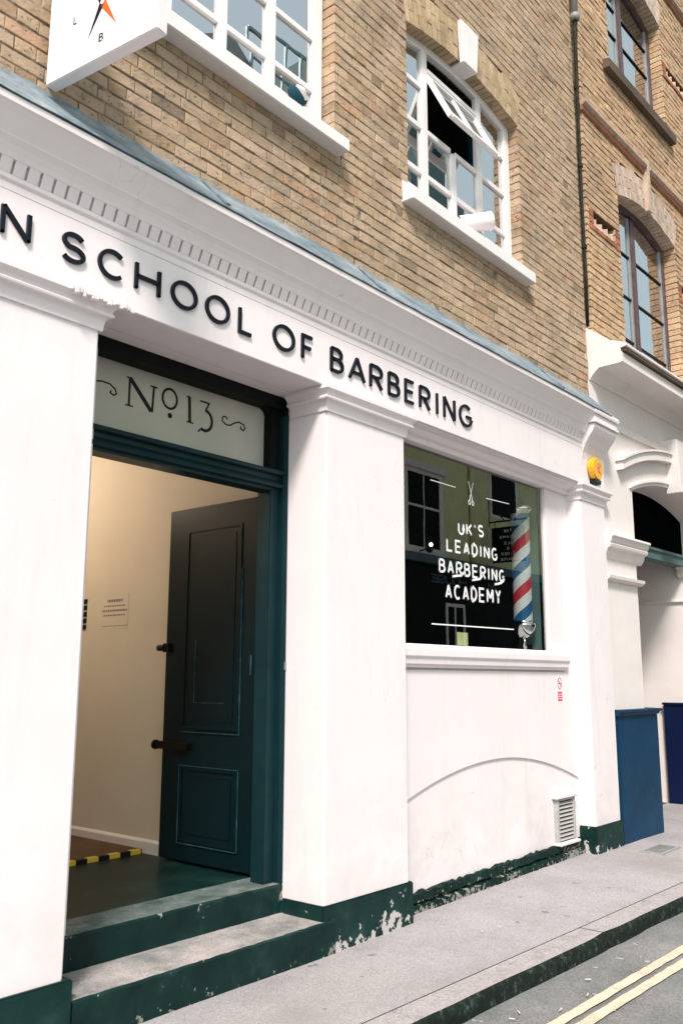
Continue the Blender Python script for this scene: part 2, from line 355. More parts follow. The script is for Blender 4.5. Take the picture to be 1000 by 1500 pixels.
# ------------------------------------------------------------------ ground
def struct(o): return tag(o, kind='structure')
def ky(x): return 2.49 - .0245*(x-3.55)        # kerb edge
def ki(x): return 2.665 - .0245*(x-3.68)       # kerb back
def wz(x): return max(-.008, min(.045, .015*(x-4.4)))
struct(MB().quads([[(x, y, -.095 - .004) for x in (-60, 80)] for y in (-60, 60)]).build('ground', M_['road']))
xs = [-8 + .25*i for i in range(130)]
# pavement: a gentle crossfall from the wall to the kerb
rows = []
for t in [i/12 for i in range(13)]:
    rows.append([(x, ki(x)+.006 + (3.75 - ki(x))*t, wz(x)*t + .0035*noise1(x*2+t*7, 1)*(1 if 0 < t < 1 else 0) + .001) for x in xs])
rows.append([(x, 6.5, wz(x)) for x in xs])
struct(MB().quads(rows).build('pavement', M_['pave'], smooth=True))
# kerb stones: top and rough dark face
jx = [-6.0]
for L in (1.6, 1.35, 1.5, 1.9, 1.9, 1.8, 2.5, 2.6, 1.8, 1.7, 1.5): jx.append(jx[-1] + L)
off = 5.42 - min(jx, key=lambda a: abs(a-5.42)); jx = [a+off for a in jx]; jx += [jx[-1]+1.9*i for i in range(1, 6)]
k = MB(); kf = MB()
for a, b in zip(jx[:-1], jx[1:]):
    n = 14; top = []; edge = []; mid = []; low = []
    for i in range(n+1):
        x = a+.006 + (b-a-.012)*i/n; endr = .012 if i in (0, n) else 0
        j = random.uniform(-.007, .007)
        top.append((x, ki(x)-.001, .001)); edge.append((x, ky(x)+.02+j*.6+endr, -.001)); mid.append((x, ky(x)+j, -.018+j*.4)); low.append((x, ky(x)-.004+j*.5, -.12))
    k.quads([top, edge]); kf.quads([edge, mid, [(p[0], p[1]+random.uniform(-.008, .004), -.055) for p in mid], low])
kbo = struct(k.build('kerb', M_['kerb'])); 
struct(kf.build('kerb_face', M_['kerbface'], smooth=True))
struct(MB().quads([[(x, ki(x)+.01, -.02) for x in (-8, 24)], [(x, ky(x)+.05, -.02) for x in (-8, 24)]]).build('kerb_bed', M_['kerbface']))
# road surface with a dirty channel, double yellow lines
rw = []
for y in (0, .05, .12, .3, .8, 1.6, 3.0, 4.35):
    rw.append([(x, ky(x)+.01-y, -.09 + .012*min(1, y/1.6) + .0025*noise1(x*3+y*9, 2)) for x in xs + [24.5]])
struct(MB().quads(rw).build('road', M_['road'], smooth=True))
def yl(o0, o1, nm):
    n = 300; A = []; B = []
    for i in range(n+1):
        x = -4 + 26*i/n
        A.append((x, ky(x)-o0+random.uniform(-.0035, .0035), -.0815+.012*min(1, o0/1.6)))
        B.append((x, ky(x)-o1+random.uniform(-.0035, .0035), -.0815+.012*min(1, o1/1.6)))
    struct(MB().quads([A, B]).build(nm, M_['line']))
yl(.315, .375, 'yellow_line'); yl(.415, .478, 'yellow_line')
struct(MB().box(-8, 24.5, -3.2, -1.87, -.2, .01).build('opposite_pavement', M_['road'], bevel=.01))
# flat cover set in the pavement by the far pier
mh = empty('access_cover', (8.13, 3.14, .04))
MB().box(7.93, 8.33, 3.06, 3.22, .018, .033).build('lid', M_['road'], mh)
MB().box(7.91, 8.35, 3.04, 3.06, .012, .036).box(7.91, 8.35, 3.22, 3.24, .012, .036).box(7.91, 7.93, 3.06, 3.22, .012, .036).box(8.33, 8.35, 3.06, 3.22, .012, .036).build('frame', M_['pave'], mh)
tag(mh, 'small worn rectangular metal cover set into the pavement', 'access cover')

# ------------------------------------------------------------------ bricks as real bricks
def arch_fn(xc, half, spring, sag, h):
    R = (half*half + sag*sag)/(2*sag); zc = spring + sag - R
    return dict(xc=xc, half=half, spring=spring, sag=sag, h=h, R=R, zc=zc)
def hole_at(o, z):
    """x-interval taken by an opening and its arch ring at height z"""
    if z < o['zb']: return None
    a = o['arch']
    if z < a['spring']: return (a['xc']-a['half'], a['xc']+a['half'])
    ro = a['R'] + a['h']; d = z - a['zc']
    if d >= ro: return None
    circ = math.sqrt(ro*ro - d*d)
    skew = a['half']/(a['spring']-a['zc'])*d
    wdt = min(circ, skew); return (a['xc']-wdt, a['xc']+wdt)
def brick_wall(x0, x1, z0, z1, yf, opens, name, mat, gmat, parent, depth=.15, ch=.075, jit=.003, jt=.009, extra=None, rec=.0045):
    b = MB(); g = MB(); n = int((z1-z0)/ch); rng = random.Random(3)
    for r in range(n):
        za = z0 + r*ch; zm = za + ch/2; iv = [(x0, x1)]
        hs = [hole_at(o, zm) for o in opens] + [e[:2] for e in (extra or []) if e[2] < zm < e[3]]
        for h in hs:
            if not h: continue
            nv = []
            for a, c in iv:
                if h[1] <= a or h[0] >= c: nv.append((a, c)); continue
                if h[0] > a: nv.append((a, h[0]))
                if h[1] < c: nv.append((h[1], c))
            iv = nv
        for a, c in iv:
            if c-a < .02: continue
            g.box(a+.004, c-.004, yf+rec, yf+depth+.06, za, za+ch)
            x = a; gl = math.floor((a - x0)/.338)
            # Flemish bond: stretcher, header, shifted each course; a few odd courses
            phase = (r % 2)*.169 + rng.uniform(-.012, .012)
            cuts = []; t = x0 - .6 + phase
            while t < c:
                cuts.append(t); t += .225 + rng.uniform(-.004, .004); cuts.append(t); t += .113 + rng.uniform(-.003, .003)
            cuts = [q for q in cuts if a+.035 < q < c-.035]; cuts = [a] + cuts + [c]
            for p, q in zip(cuts[:-1], cuts[1:]):
                e0 = jt/2 if p > a else 0; e1 = jt/2 if q < c else 0
                j = rng.uniform(-jit, jit); k1 = rng.uniform(-.0028, .0028); k2 = rng.uniform(-.0028, .0028)
                xa, xb, zl, zh = p+e0*.6+k1*.6, q-e1*.6+k2*.6, za+jt/2+k1, za+ch-jt/2+k2
                c_ = .0035; y = yf + j; q_ = [rng.uniform(-.0028, .0028) for _ in range(12)]
                # front face with small worn arrises
                b.add([(xa,yf+depth,zl),(xb,yf+depth,zl),(xb,yf+depth,zh),(xa,yf+depth,zh),
                       (xa,y+c_,zl+q_[1]),(xb,y+c_,zl+q_[3]),(xb,y+c_,zh+q_[5]),(xa,y+c_,zh+q_[7]),
                       (xa+c_+q_[0],y,zl+c_+q_[1]),(xb-c_+q_[2],y+q_[8],zl+c_+q_[3]),(xb-c_+q_[4],y+q_[9],zh-c_+q_[5]),(xa+c_+q_[6],y+q_[10],zh-c_+q_[7])],
                      [(0,1,5,4),(1,2,6,5),(2,3,7,6),(3,0,4,7),(4,5,9,8),(5,6,10,9),(6,7,11,10),(7,4,8,11),(8,9,10,11)])
    o = b.build(name, mat, parent)
    g.build('mortar', gmat, o)
    return o
def voussoirs(o, yf, mat, gmat, parent, bw=.066, depth=.15, skip=None, name='brick_arch', split=True):
    a = o['arch']; b = MB(); g = MB(); th = math.asin(a['half']/a['R']); rng = random.Random(5)
    n = int(round(2*th*(a['R']+a['h']/2)/bw))
    def P(t, r, y): return (a['xc'] + r*math.sin(t), y, a['zc'] + r*math.cos(t))
    for i in range(n):
        t0 = -th + 2*th*i/n; t1 = -th + 2*th*(i+1)/n; xm = P((t0+t1)/2, a['R'], 0)[0]
        if skip and skip[0] < xm < skip[1]: continue
        rs = [a['R'], a['R']+a['h']*.34, a['R']+a['h']] if i % 2 else [a['R'], a['R']+a['h']*.66, a['R']+a['h']]
        for r0, r1 in zip(rs[:-1], rs[1:]):
            e = .0045/a['R']; j = rng.uniform(-.003, .003); y = yf+j; r0e = r0 + (.004 if r0 > a['R'] else 0); r1e = r1-.004
            v = [P(t0+e, r0e, y), P(t1-e, r0e, y), P(t1-e, r1e, y), P(t0+e, r1e, y)]
            v2 = [(p[0], yf+depth, p[2]) for p in v]
            b.add(v+v2, [(0,1,2,3),(0,4,5,1),(1,5,6,2),(2,6,7,3),(3,7,4,0)])
    m = 24; ring = []
    for k_ in range(m+1):
        t = -th + 2*th*k_/m; ring.append(t)
    for t0, t1 in zip(ring[:-1], ring[1:]):
        v = [P(t0, a['R']+.004, yf+.008), P(t1, a['R']+.004, yf+.008), P(t1, a['R']+a['h'], yf+.008), P(t0, a['R']+a['h'], yf+.008)]
        g.add(v + [(p[0], yf+depth+.06, p[2]) for p in v], [(0,1,2,3),(0,4,5,1),(2,6,7,3)])
    ob = b.build(name, mat, parent); g.build('mortar', gmat, ob); return ob
def soffit_z(a, x):
    if abs(x-a['xc']) >= a['half']: return a['spring']
    return a['zc'] + math.sqrt(a['R']**2 - (x-a['xc'])**2)

# ------------------------------------------------------------------ the barber school building
B1 = empty('brick_building', (4, 3.5, 0))
tag(B1, 'brown brick building with white painted ground floor shopfront, open dark door and large dark window', 'building')
YB = 3.5
o1 = dict(zb=4.93, arch=arch_fn(3.20, .89, 6.48, .10, .33))
o2 = dict(zb=4.93, arch=arch_fn(5.80, .865, 6.48, .10, .33))
brick_wall(-2.2, 7.93, 4.05, 10.2, YB, [o1, o2], 'brick_wall', M_['brick'], M_['grout'], B1)
for o in (o1, o2):
    voussoirs(o, YB-.002, M_['brickarch'], M_['grout'], B1, skip=(o['arch']['xc']-.13, o['arch']['xc']+.13))
    a = o['arch']; xc = a['xc'] + (.02 if o is o2 else 0)
    MB().add([(xc-.105,3.465,6.57),(xc+.105,3.465,6.57),(xc+.14,3.465,6.955),(xc-.14,3.465,6.955),
              (xc-.105,3.66,6.57),(xc+.105,3.66,6.57),(xc+.14,3.66,6.955),(xc-.14,3.66,6.955)],
             [(0,1,2,3),(0,4,5,1),(1,5,6,2),(2,6,7,3),(3,7,4,0),(4,7,6,5)]).build('keystone', M_['key'], B1, bevel=.006)
# core behind the brickwork (keeps light out of the rooms)
MB().box(-2.2, 7.9, 3.72, 3.8, 6.9, 10.2).box(-2.2, 2.28, 3.72, 3.8, 3.4, 6.9).box(4.12, 4.9, 3.72, 3.8, 3.4, 6.9).box(6.7, 7.9, 3.72, 3.8, 3.4, 6.9).box(-2.2, 7.9, 3.72, 3.8, 3.42, 4.9).build('inner_wall', M_['room'], B1)

def upper_window(o, mulls, left, right, name_sash=None, open_bay=None, third=True):
    a = o['arch']; yf = 3.60; W = empty('upper_window', (0,0,0))  # a part of the building
    W.parent = B1; W.location = (0,0,0); W['_o'] = B1['_o']
    zs = 5.20; fr = MB(); d = .055
    def top(x): return soffit_z(a, x) - .0
    # curved head
    n = 20; outer = []; inner = []
    for i in range(n+1):
        x = left + (right-left)*i/n; outer.append((x, top(x)+.01)); inner.append((x, top(x)-.055))
    loop = outer + inner[::-1]
    for i in range(n):
        fr.add([(outer[i][0],yf,outer[i][1]),(outer[i+1][0],yf,outer[i+1][1]),(inner[i+1][0],yf,inner[i+1][1]),(inner[i][0],yf,inner[i][1]),
                (outer[i][0],yf+d,outer[i][1]),(outer[i+1][0],yf+d,outer[i+1][1]),(inner[i+1][0],yf+d,inner[i+1][1]),(inner[i][0],yf+d,inner[i][1])],
               [(0,1,2,3),(4,7,6,5),(2,6,7,3),(0,4,5,1)])
    fr.box(right-.085, right, yf-.004, yf+d, zs-.03, top(right)-.03).box(left, left+.085, yf-.004, yf+d, zs-.03, top(left)-.03)
    fr.box(left+.085, right-.085, yf-.002, yf+d, zs-.03, zs+.035)
    f = fr.build('frame', M_['whitewood'], W, bevel=.004, seg=1)
    for i, mx in enumerate(mulls):
        t = top(mx)-.05
        if open_bay and open_bay[0]+.05 < mx < open_bay[1]-.05: t = open_bay[2]-.02
        hw = .042 if i != 1 else .036
        MB().box(mx-hw, mx+hw, yf+.004, yf+d-.008, zs+.03, t).build('mullion', M_['whitewood'], W, bevel=.006)
    edges = [left+.085] + [m_ for m_ in mulls] + [right-.085]
    for zt in (5.405, 5.80, 6.16):
        for p, q in zip(edges[:-1], edges[1:]):
            if open_bay and p > open_bay[0]-.02 and q < open_bay[1]+.02 and zt > open_bay[2]+.1: continue
            MB().box(p+.036 if p != edges[0] else p, q-.036 if q != edges[-1] else q, yf+.010, yf+d-.014, zt-.022, zt+.022).build('glazing_bar', M_['whitewood'], W, bevel=.004, seg=1)
    # panes
    g = MB(); yy = yf + .030; rr = random.Random(11)
    lev = [zs+.03, 5.405, 5.80, 6.16, 6.60]
    for p, q in zip(edges[:-1], edges[1:]):
        for z0_, z1_ in zip(lev[:-1], lev[1:]):
            if open_bay and p > open_bay[0]-.02 and q < open_bay[1]+.02 and z0_ > open_bay[2]-.05 and z0_ < 6.3: continue
            t1, t2, t3 = (rr.uniform(-.0022, .0022) for _ in range(3))
            pts = [(p, yy+t1, z0_), (q, yy+t2, z0_), (q, yy+t3, min(z1_, top(q)-.02)), (p, yy+t1-t2+t3, min(z1_, top(p)-.02))]
            g.add(pts, [(0,1,2,3)])
    g.build('glass', M_['glass2'], W)
    return W
Wa = upper_window(o1, [2.75, 3.178, 3.59], 2.31, 4.075)
MB().prism([(3.395,4.925),(3.60,4.925),(3.66,5.20),(3.60,5.185),(3.395,5.01)], 2.25, 4.13).build('sill', M_['whitewood'], Wa, bevel=.005)
Wb = upper_window(o2, [5.325, 5.742, 6.155], 4.92, 6.665, open_bay=(5.325, 6.155, 5.80))
MB().prism([(3.40,4.925),(3.60,4.925),(3.66,5.20),(3.60,5.185),(3.40,5.02)], 4.86, 6.72).build('sill', M_['whitewood'], Wb, bevel=.005)
# top-hung light pushed open
H = (3.625, 6.32); a_ = R_(26); L_ = .52
def sp(u, v, w_): # u along x, v down the sash, w_ outwards
    return (u, H[0] - v*math.sin(a_) - w_*math.cos(a_), H[1] - v*math.cos(a_) + w_*math.sin(a_))
def sbox(m, x0, x1, v0, v1, w0=-.018, w1=.018):
    vs = [sp(x, v, q) for q in (w0, w1) for (x, v) in ((x0,v0),(x1,v0),(x1,v1),(x0,v1))]
    m.add(vs, [(0,1,2,3),(4,7,6,5),(0,4,5,1),(1,5,6,2),(2,6,7,3),(3,7,4,0)])
sm = MB(); sbox(sm, 5.365, 6.118, 0, .045); sbox(sm, 5.365, 6.118, L_-.055, L_); sbox(sm, 5.365, 5.41, .045, L_-.055); sbox(sm, 6.073, 6.118, .045, L_-.055); sbox(sm, 5.725, 5.757, .045, L_-.055, -.012, .012)
SA = sm.build('open_sash', M_['whitewood'], Wb)
g = MB(); g.add([sp(5.41,.045,0), sp(6.073,.045,0), sp(6.073,L_-.055,0), sp(5.41,L_-.055,0)], [(0,1,2,3)]); g.build('glass', M_['glass2'], SA)
MB().lathe([(.001,-.016),(.015,-.01),(.018,0),(.015,.01),(.001,.016)], sp(5.39,L_+.012,.012), 10).build('knob', M_['whitewood'], SA, smooth=True)
MB().lathe([(.001,-.016),(.015,-.01),(.018,0),(.015,.01),(.001,.016)], sp(6.10,L_+.012,.012), 10).build('knob', M_['whitewood'], SA, smooth=True)
# hinge rail above the open light
MB().box(5.367, 6.113, 3.60, 3.65, 6.325, 6.365).build('glazing_bar', M_['whitewood'], Wb, bevel=.004)
# rooms and curtains behind
for (xa, xb) in ((2.2, 4.25), (4.85, 6.95)):
    MB().box(xa, xb, 5.8, 5.85, 4.3, 7.1).box(xa-.05, xa, 3.82, 5.8, 4.3, 7.1).box(xb, xb+.05, 3.82, 5.8, 4.3, 7.1).box(xa, xb, 3.82, 5.8, 4.25, 4.3).box(xa, xb, 3.82, 5.8, 7.1, 7.15).build('room', M_['room'], B1)
def curtain(x0, x1, z0, z1, y, nm='curtain'):
    r0 = []; n = 40
    for i in range(n+1):
        x = x0+(x1-x0)*i/n; yy = y + .025*math.sin(i*1.35) + .01*math.sin(i*2.9)
        r0.append((x, yy))
    m = MB(); m.quads([[(x, yy, z) for x, yy in r0] for z in (z0, z1)]); m.quads([[(x, yy+.006, z) for x, yy in r0] for z in (z0, z1)])
    return m.build(nm, M_['curtain'], B1, smooth=True)
curtain(3.86, 4.12, 5.0, 6.6, 3.78); curtain(6.30, 6.72, 5.0, 6.6, 3.80)
# round plastic duct poking out of the right window
dct = empty('vent_duct', (5.95, 3.6, 5.24))
ax0, ax1 = V(5.88,3.66,5.225), V(6.11,3.49,5.30)
dv = (ax1-ax0).normalized()
mo = MB(); n = 28
pts = [ax0, ax0+dv*.1, ax1-dv*.03, ax1-dv*.028, ax1, ax1, ax1-dv*.14]
mo.tube(pts, [.074,.074,.074,.080,.080,.070,.066], n, caps=False); mo.build('duct_pipe', M_['duct'], dct, smooth=False)
MB().tube([ax1-dv*.135, ax1-dv*.13], .067, n).build('flap', M_['grille'], dct)
tag(dct, 'short white round duct poking out of the right upper window above its sill', 'duct')
# helmet-like object inside the left window
hm = empty('helmet', (3.79, 3.565, 5.165))
m = MB(); rows = []
for i in range(9):
    t = i/8*math.pi; rows.append([(3.79+.085*math.cos(2*math.pi*k/20)*math.sin(t), 3.555+.042*math.sin(2*math.pi*k/20)*math.sin(t), 5.228+.062*math.cos(t)) for k in range(21)])
m.quads(rows).build('shell', M_['curtain'], hm, smooth=True)
MB().tube([(3.745,3.528,5.262),(3.785,3.508,5.240),(3.835,3.522,5.205)], [.010,.022,.011], 12).build('stripe', M_['duct'], hm, smooth=True)
MB().box(3.75,3.83,3.54,3.575,5.150,5.172).build('base', M_['curtain'], hm)
tag(hm, 'rounded dark blue and white object on the sill of the left upper window', 'helmet')

# --- cornice, flashing, fascia
prof = [(3.52,3.62),(3.44,3.62),(3.44,3.655),(3.430,3.668),(3.427,3.688),(3.445,3.692),(3.425,3.746),(3.401,3.750),(3.392,3.775),(3.378,3.802),(3.358,3.826),
        (3.360,3.832),(3.350,3.850),(3.332,3.876),(3.314,3.902),(3.296,3.925),(3.284,3.934),(3.282,3.966),(3.30,3.985),(3.52,4.19)]
cor = MB().prism(prof, -2.2, 7.585).build('cornice', M_['white'], B1)
dn = MB(); x = -2.19
while x < 7.42:
    dn.prism([(3.450,3.6885),(3.4265,3.6885),(3.4015,3.7495),(3.430,3.7495)], x, x+.0535); x += .068
dn.build('dentil_band', M_['white'], cor, bevel=.0015, seg=1)
# lead flashing draped from the brickwork to the cornice lip, wavy lower edge
rows = []; n = 220
for j, (y, z) in enumerate([(3.502,4.232),(3.494,4.212),(3.44,4.152),(3.38,4.088),(3.32,4.025),(3.292,3.998),(3.278,3.988),(3.274,3.972)]):
    r = []
    for i in range(n+1):
        x = -2.2 + 10.13*i/n
        w_ = .006*noise1(x*2.3, j*.9) + .004*noise1(x*7, 3)
        dz = w_*(1.0 if j not in (0,) else 1.6); r.append((x, y + (abs(w_)*-.3), z + dz*(.8 if j < 6 else .5)))
    rows.append(r)
fl = MB().quads(rows); fl.quads([[(p[0], p[1]+.004, p[2]-.004) for p in r] for r in rows])
fl.build('lead_flashing', M_['lead'], B1, smooth=True)
for i, x in enumerate((.4, 2.95, 4.33, 6.9)):
    MB().box(x, x+.012, 3.28, 3.285, 3.965, 3.99).prism([(3.278,3.990),(3.30,4.012),(3.48,4.203),(3.49,4.222),(3.48,4.218),(3.29,4.018),(3.27,3.995)], x, x+.03).build('lead_joint', M_['lead'], B1)
# fascia board with the opening lintels
MB().box(-2.2, 7.56, 3.44, 3.70, 3.273, 3.62).build('fascia', M_['white'], B1, bevel=.004)
MB().prism([(3.70,3.262),(3.47,3.262),(3.47,3.255),(3.50,3.250),(3.52,3.225),(3.535,3.215),(3.56,3.21),(3.57,3.176),(3.70,3.176)], 4.80, 7.545).prism([(3.46,3.2725),(3.70,3.2725),(3.70,3.262),(3.46,3.262)], 4.80, 7.545).build('window_lintel', M_['white'], B1)
MB().box(2.3, 4.06, 3.70, 3.80, 3.270, 3.6).build('door_lintel', M_['white'], B1)

# --- piers
def pier(x0, x1, peel=False, z1=3.273, zb=0.0, depth=.45, plx=None, soffbot=None):
    P = empty('pier', (0,0,0)); P.parent = B1; P.location = (0,0,0); P['_o'] = B1['_o']
    MB().box(x0, x1, 3.46, 3.46+depth, zb-.05, z1-.002).build('shaft', M_['white'], P, bevel=.012, seg=3)
    c = MB()
    e = .012
    layers = [(3.405, 3.245, 3.272), (3.425, 3.218, 3.245), (3.412, 3.190, 3.218), (3.440, 3.150, 3.190)]
    pr = [(0,.145),(0,.1),(.012,.085),(.02,.075),(.045,.070),(.045,.060),(.036,.052),(.040,.035),(.055,.022),(.062,.0),(0,0)]
    # profile: projection d, distance below top
    pts = [(0,.15),(.010,.148),(.016,.10),(.022,.086),(.045,.080),(.048,.070),(.040,.060),(.044,.045),(.060,.030),(.066,.024),(.066,.001),(0,.001)]
    def ring(d, b): 
        z = z1 - b; return [(x0-d, 3.46+depth*.7, z), (x0-d, 3.46-d, z), (x1+d, 3.46-d, z), (x1+d, 3.46+depth*.7, z)]
    c.quads([ring(d, b) for d, b in pts])
    c.build('capital', M_['peel' if peel else 'white'], P)
    return P
P1 = pier(-1.2, 2.335, depth=.55)
P2 = pier(3.985, 4.80, depth=.42)
P3 = pier(7.54, 8.066, depth=.25)
# worn broken corner of the left capital
m = MB(); rr = random.Random(4)
for i in range(16):
    x = 2.12 + .022*i; h = .010+.012*rr.random()
    m.box(x, x+.019+rr.random()*.012, 3.388-rr.random()*.012, 3.412, 3.248-rr.random()*.018, 3.268+h*.3)
m.build('flaking_paint', M_['peel'], P1, bevel=.004, seg=1)
# left jamb of the doorway beside pier 1, wall behind pier 2
MB().box(2.0, 2.56, 3.80, 4.0, 0, 3.28).build('inner_jamb', M_['white'], B1)
# plinths (green, flaking)
def plinth(x0, x1, zt, zb=-.06, y0=3.446, ret=None, P=None, mat='greenchip'):
    m = MB().box(x0, x1, y0, 3.9, zb, zt); return m.build('plinth', M_[mat], P, bevel=.008)
plinth(-1.2, 2.37, .260, P=P1, y0=3.44)
plinth(3.967, 4.83, .252, P=P2, y0=3.446)
plinth(7.515, 8.080, .255, P=P3, y0=3.443)
def chips(spots, y, P, seed, nm='bare_patch'):
    rr = random.Random(seed); m = MB()
    for (x, z, sx, sz, cnt) in spots:
        for _ in range(cnt):
            cx = x + rr.gauss(0, sx); cz = z + abs(rr.gauss(0, sz)); s = rr.uniform(.006, .022)
            k_ = rr.randint(6, 9); yy = y - rr.uniform(.0008, .0022)
            loop = [(cx + s*rr.uniform(.5, 1.3)*math.cos(2*math.pi*i/k_), yy, cz + .8*s*rr.uniform(.5, 1.3)*math.sin(2*math.pi*i/k_)) for i in range(k_)]
            m.add(loop + [(p[0], y+.002, p[2]) for p in loop], [tuple(range(k_))] + [(i, (i+1) % k_, k_+(i+1) % k_, k_+i) for i in range(k_)])
    m.build(nm, M_['peel'], P)

# --- wall under the shop window
YP = 3.60
wp = MB()
wp.box(4.80, 7.54, YP, 3.9, -.05, 1.735).box(7.112, 7.54, YP, 3.645, 1.735, 3.20).build('front_wall', M_['white'], B1)
# raised relieving-arch outline: the wall above the arch is 12 mm proud
n = 36; ap = [(4.80, .60)]
for i in range(n+1):
    x = 4.80 + 2.72*i/n; z = .905 - .245*((x-6.18)/1.38)**2 if x < 6.18 else .905 - .235*((x-6.18)/1.3)**1.9
    ap.append((x, z))
m = MB()
for i in range(1, len(ap)-1):
    (xa, za), (xb, zb) = ap[i], ap[i+1]
    m.add([(xa,YP-.014,za),(xb,YP-.014,zb),(xb,YP-.014,1.56),(xa,YP-.014,1.56),(xa,YP+.01,za),(xb,YP+.01,zb)], [(0,1,2,3),(0,4,5,1)])
m.build('raised_render', M_['white'], B1, weld=True)
# rotten base board
m = MB(); n = 60; rr = random.Random(9)
A = []; Bq = []; C = []; D = []
for i in range(n+1):
    x = 4.82 + 2.71*i/n; zz = wz(x)
    A.append((x, 3.597, zz+.118+rr.uniform(-.012,.012))); Bq.append((x, 3.575+rr.uniform(-.004,.004), zz+.112+rr.uniform(-.012,.010)))
    C.append((x, 3.572+rr.uniform(-.005,.004), zz+.058+rr.uniform(-.005,.005))); D.append((x, 3.59, zz+.052+rr.uniform(-.004,.004)))
m.quads([A, Bq, C, D, [(p[0], 3.590, p[2]-.008) for p in D], [(p[0], 3.55+rr.uniform(-.006,.004), p[2]-.012+rr.uniform(-.005,.003)) for p in D], [(p[0], 3.548+rr.uniform(-.006,.006), wz(p[0])-.01) for p in D]])
m.build('skirting_board', M_['greenrot'], B1)
# sill of the shop window
SW = empty('shop_window', (0,0,0)); SW.parent = B1; SW.location = (0,0,0); SW['_o'] = B1['_o']
MB().prism([(3.62,1.742),(3.575,1.737),(3.545,1.722),(3.535,1.70),(3.535,1.655),(3.548,1.64),(3.552,1.60),(3.566,1.592),(3.566,1.578),(3.588,1.575),(3.62,1.575)], 4.80, 7.36).build('sill', M_['white'], SW, bevel=.003, seg=1)
YG = 3.628
MB().add([(4.72,YG,1.72),(7.112,YG,1.72),(7.112,YG,3.20),(4.72,YG,3.20)], [(0,1,2,3)]).build('glass', M_['glass'], SW)
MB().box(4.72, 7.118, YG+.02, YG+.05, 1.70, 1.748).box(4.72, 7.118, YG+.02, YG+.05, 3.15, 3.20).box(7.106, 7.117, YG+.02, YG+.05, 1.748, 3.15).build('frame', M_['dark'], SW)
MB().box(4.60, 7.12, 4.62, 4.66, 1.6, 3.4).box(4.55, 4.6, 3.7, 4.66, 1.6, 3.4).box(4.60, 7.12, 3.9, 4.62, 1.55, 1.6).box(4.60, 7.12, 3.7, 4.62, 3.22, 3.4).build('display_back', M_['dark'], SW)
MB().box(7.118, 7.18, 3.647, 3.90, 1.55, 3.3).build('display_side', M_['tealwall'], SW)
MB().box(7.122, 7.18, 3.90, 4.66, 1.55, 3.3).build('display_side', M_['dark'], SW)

# --- lettering strokes
def gl(ch):
    A = arc
    return {
     'N': [[(0,0),(0,1)], [(0,1),(1,0)], [(1,0),(1,1)]], 'H': [[(0,0),(0,1)], [(1,0),(1,1)], [(0,.5),(1,.5)]],
     'S': [A(.5,.745,.46,.255,28,262,16)[:-1] + A(.5,.255,.5,.255,92,-150,16)], 'C': [A(.56,.5,.56,.5,48,312,26)],
     'O': [A(.5,.5,.5,.5,0,360,36)], 'L': [[(0,1),(0,0),(1,0)]], 'F': [[(0,0),(0,1),(1,1)], [(0,.5),(.85,.5)]],
     'E': [[(1,1),(0,1),(0,0),(1,0)], [(0,.5),(.88,.5)]], 'I': [[(.5,0),(.5,1)]], 'A': [[(0,0),(.5,1)], [(1,0),(.5,1)], [(.2,.3),(.8,.3)]],
     'B': [[(0,0),(0,1)], [(0,1)] + A(.5,.77,.40,.23,90,-90,10) + [(0,.54)], [(0,.54)] + A(.5,.27,.5,.27,90,-90,12) + [(0,0)]],
     'R': [[(0,0),(0,1)], [(0,1)] + A(.5,.74,.5,.26,90,-90,12) + [(0,.48)], [(.45,.48),(1,0)]],
     'G': [A(.55,.5,.55,.5,50,345,26), [(1.0,.40),(.98,.46),(.58,.46)]], 'D': [[(0,0),(0,1)], [(0,1),(.35,1)] + A(.35,.5,.65,.5,90,-90,16) + [(.35,0),(0,0)]],
     'U': [[(0,1),(0,.35)] + A(.5,.35,.5,.35,180,360,14) + [(1,.35),(1,1)]], 'K': [[(0,0),(0,1)], [(1,1),(.08,.42)], [(.3,.58),(1,0)]],
     "'": [[(.5,1),(.4,.72)]], 'M': [[(0,0),(0,1)], [(0,1),(.5,.3)], [(.5,.3),(1,1)], [(1,1),(1,0)]], 'Y': [[(0,1),(.5,.5)], [(1,1),(.5,.5)], [(.5,.5),(.5,0)]],
     'T': [[(0,1),(1,1)], [(.5,0),(.5,1)]], '&': [[(1,0),(.25,.75)] + A(.5,.82,.25,.18,190,-40,10) + [(.2,.42)] + A(.45,.25,.42,.25,140,330,12) + [(1,.5)]],
    }[ch]
def letter(ch, x0, x1, z0, z1, t, y0, y1, m=None, plane=None, cap=1):
    m = m or MB(); plane = plane or (lambda p, q, d: (p, d, q))
    for i, st in enumerate(gl(ch)):
        pts = [(x0+t/2+u*(x1-x0-t), z0+t/2+v*(z1-z0-t)) for u, v in st]
        m.ribbon(pts, t, y0 - .0006*i, y1, plane, cap)
    return m
LT = empty('fascia_lettering', (3.7, 3.44, 3.4))
tag(LT, 'raised black letters reading N SCHOOL OF BARBERING across the white fascia', 'lettering')
for ch, a, b in [('N',1.785,1.93),('S',2.085,2.215),('C',2.285,2.435),('H',2.50,2.66),('O',2.728,2.905),('O',2.962,3.137),('L',3.205,3.312),('O',3.478,3.662),('F',3.722,3.825),
                 ('B',3.988,4.113),('A',4.165,4.335),('R',4.382,4.52),('B',4.582,4.712),('E',4.772,4.882),('R',4.945,5.078),('I',5.143,5.192),('N',5.252,5.405),('G',5.462,5.632)]:
    zz0 = 3.397 - .009*(a-1.8); zz1 = 3.546 - .002*(a-1.8)
    if ch == 'I': a, b = a+.01, b-.01
    m = letter(ch, a, b, zz0, zz1, .0200, 3.426, 3.4395)
    m.build('letter', M_['letter'], LT, weld=False)

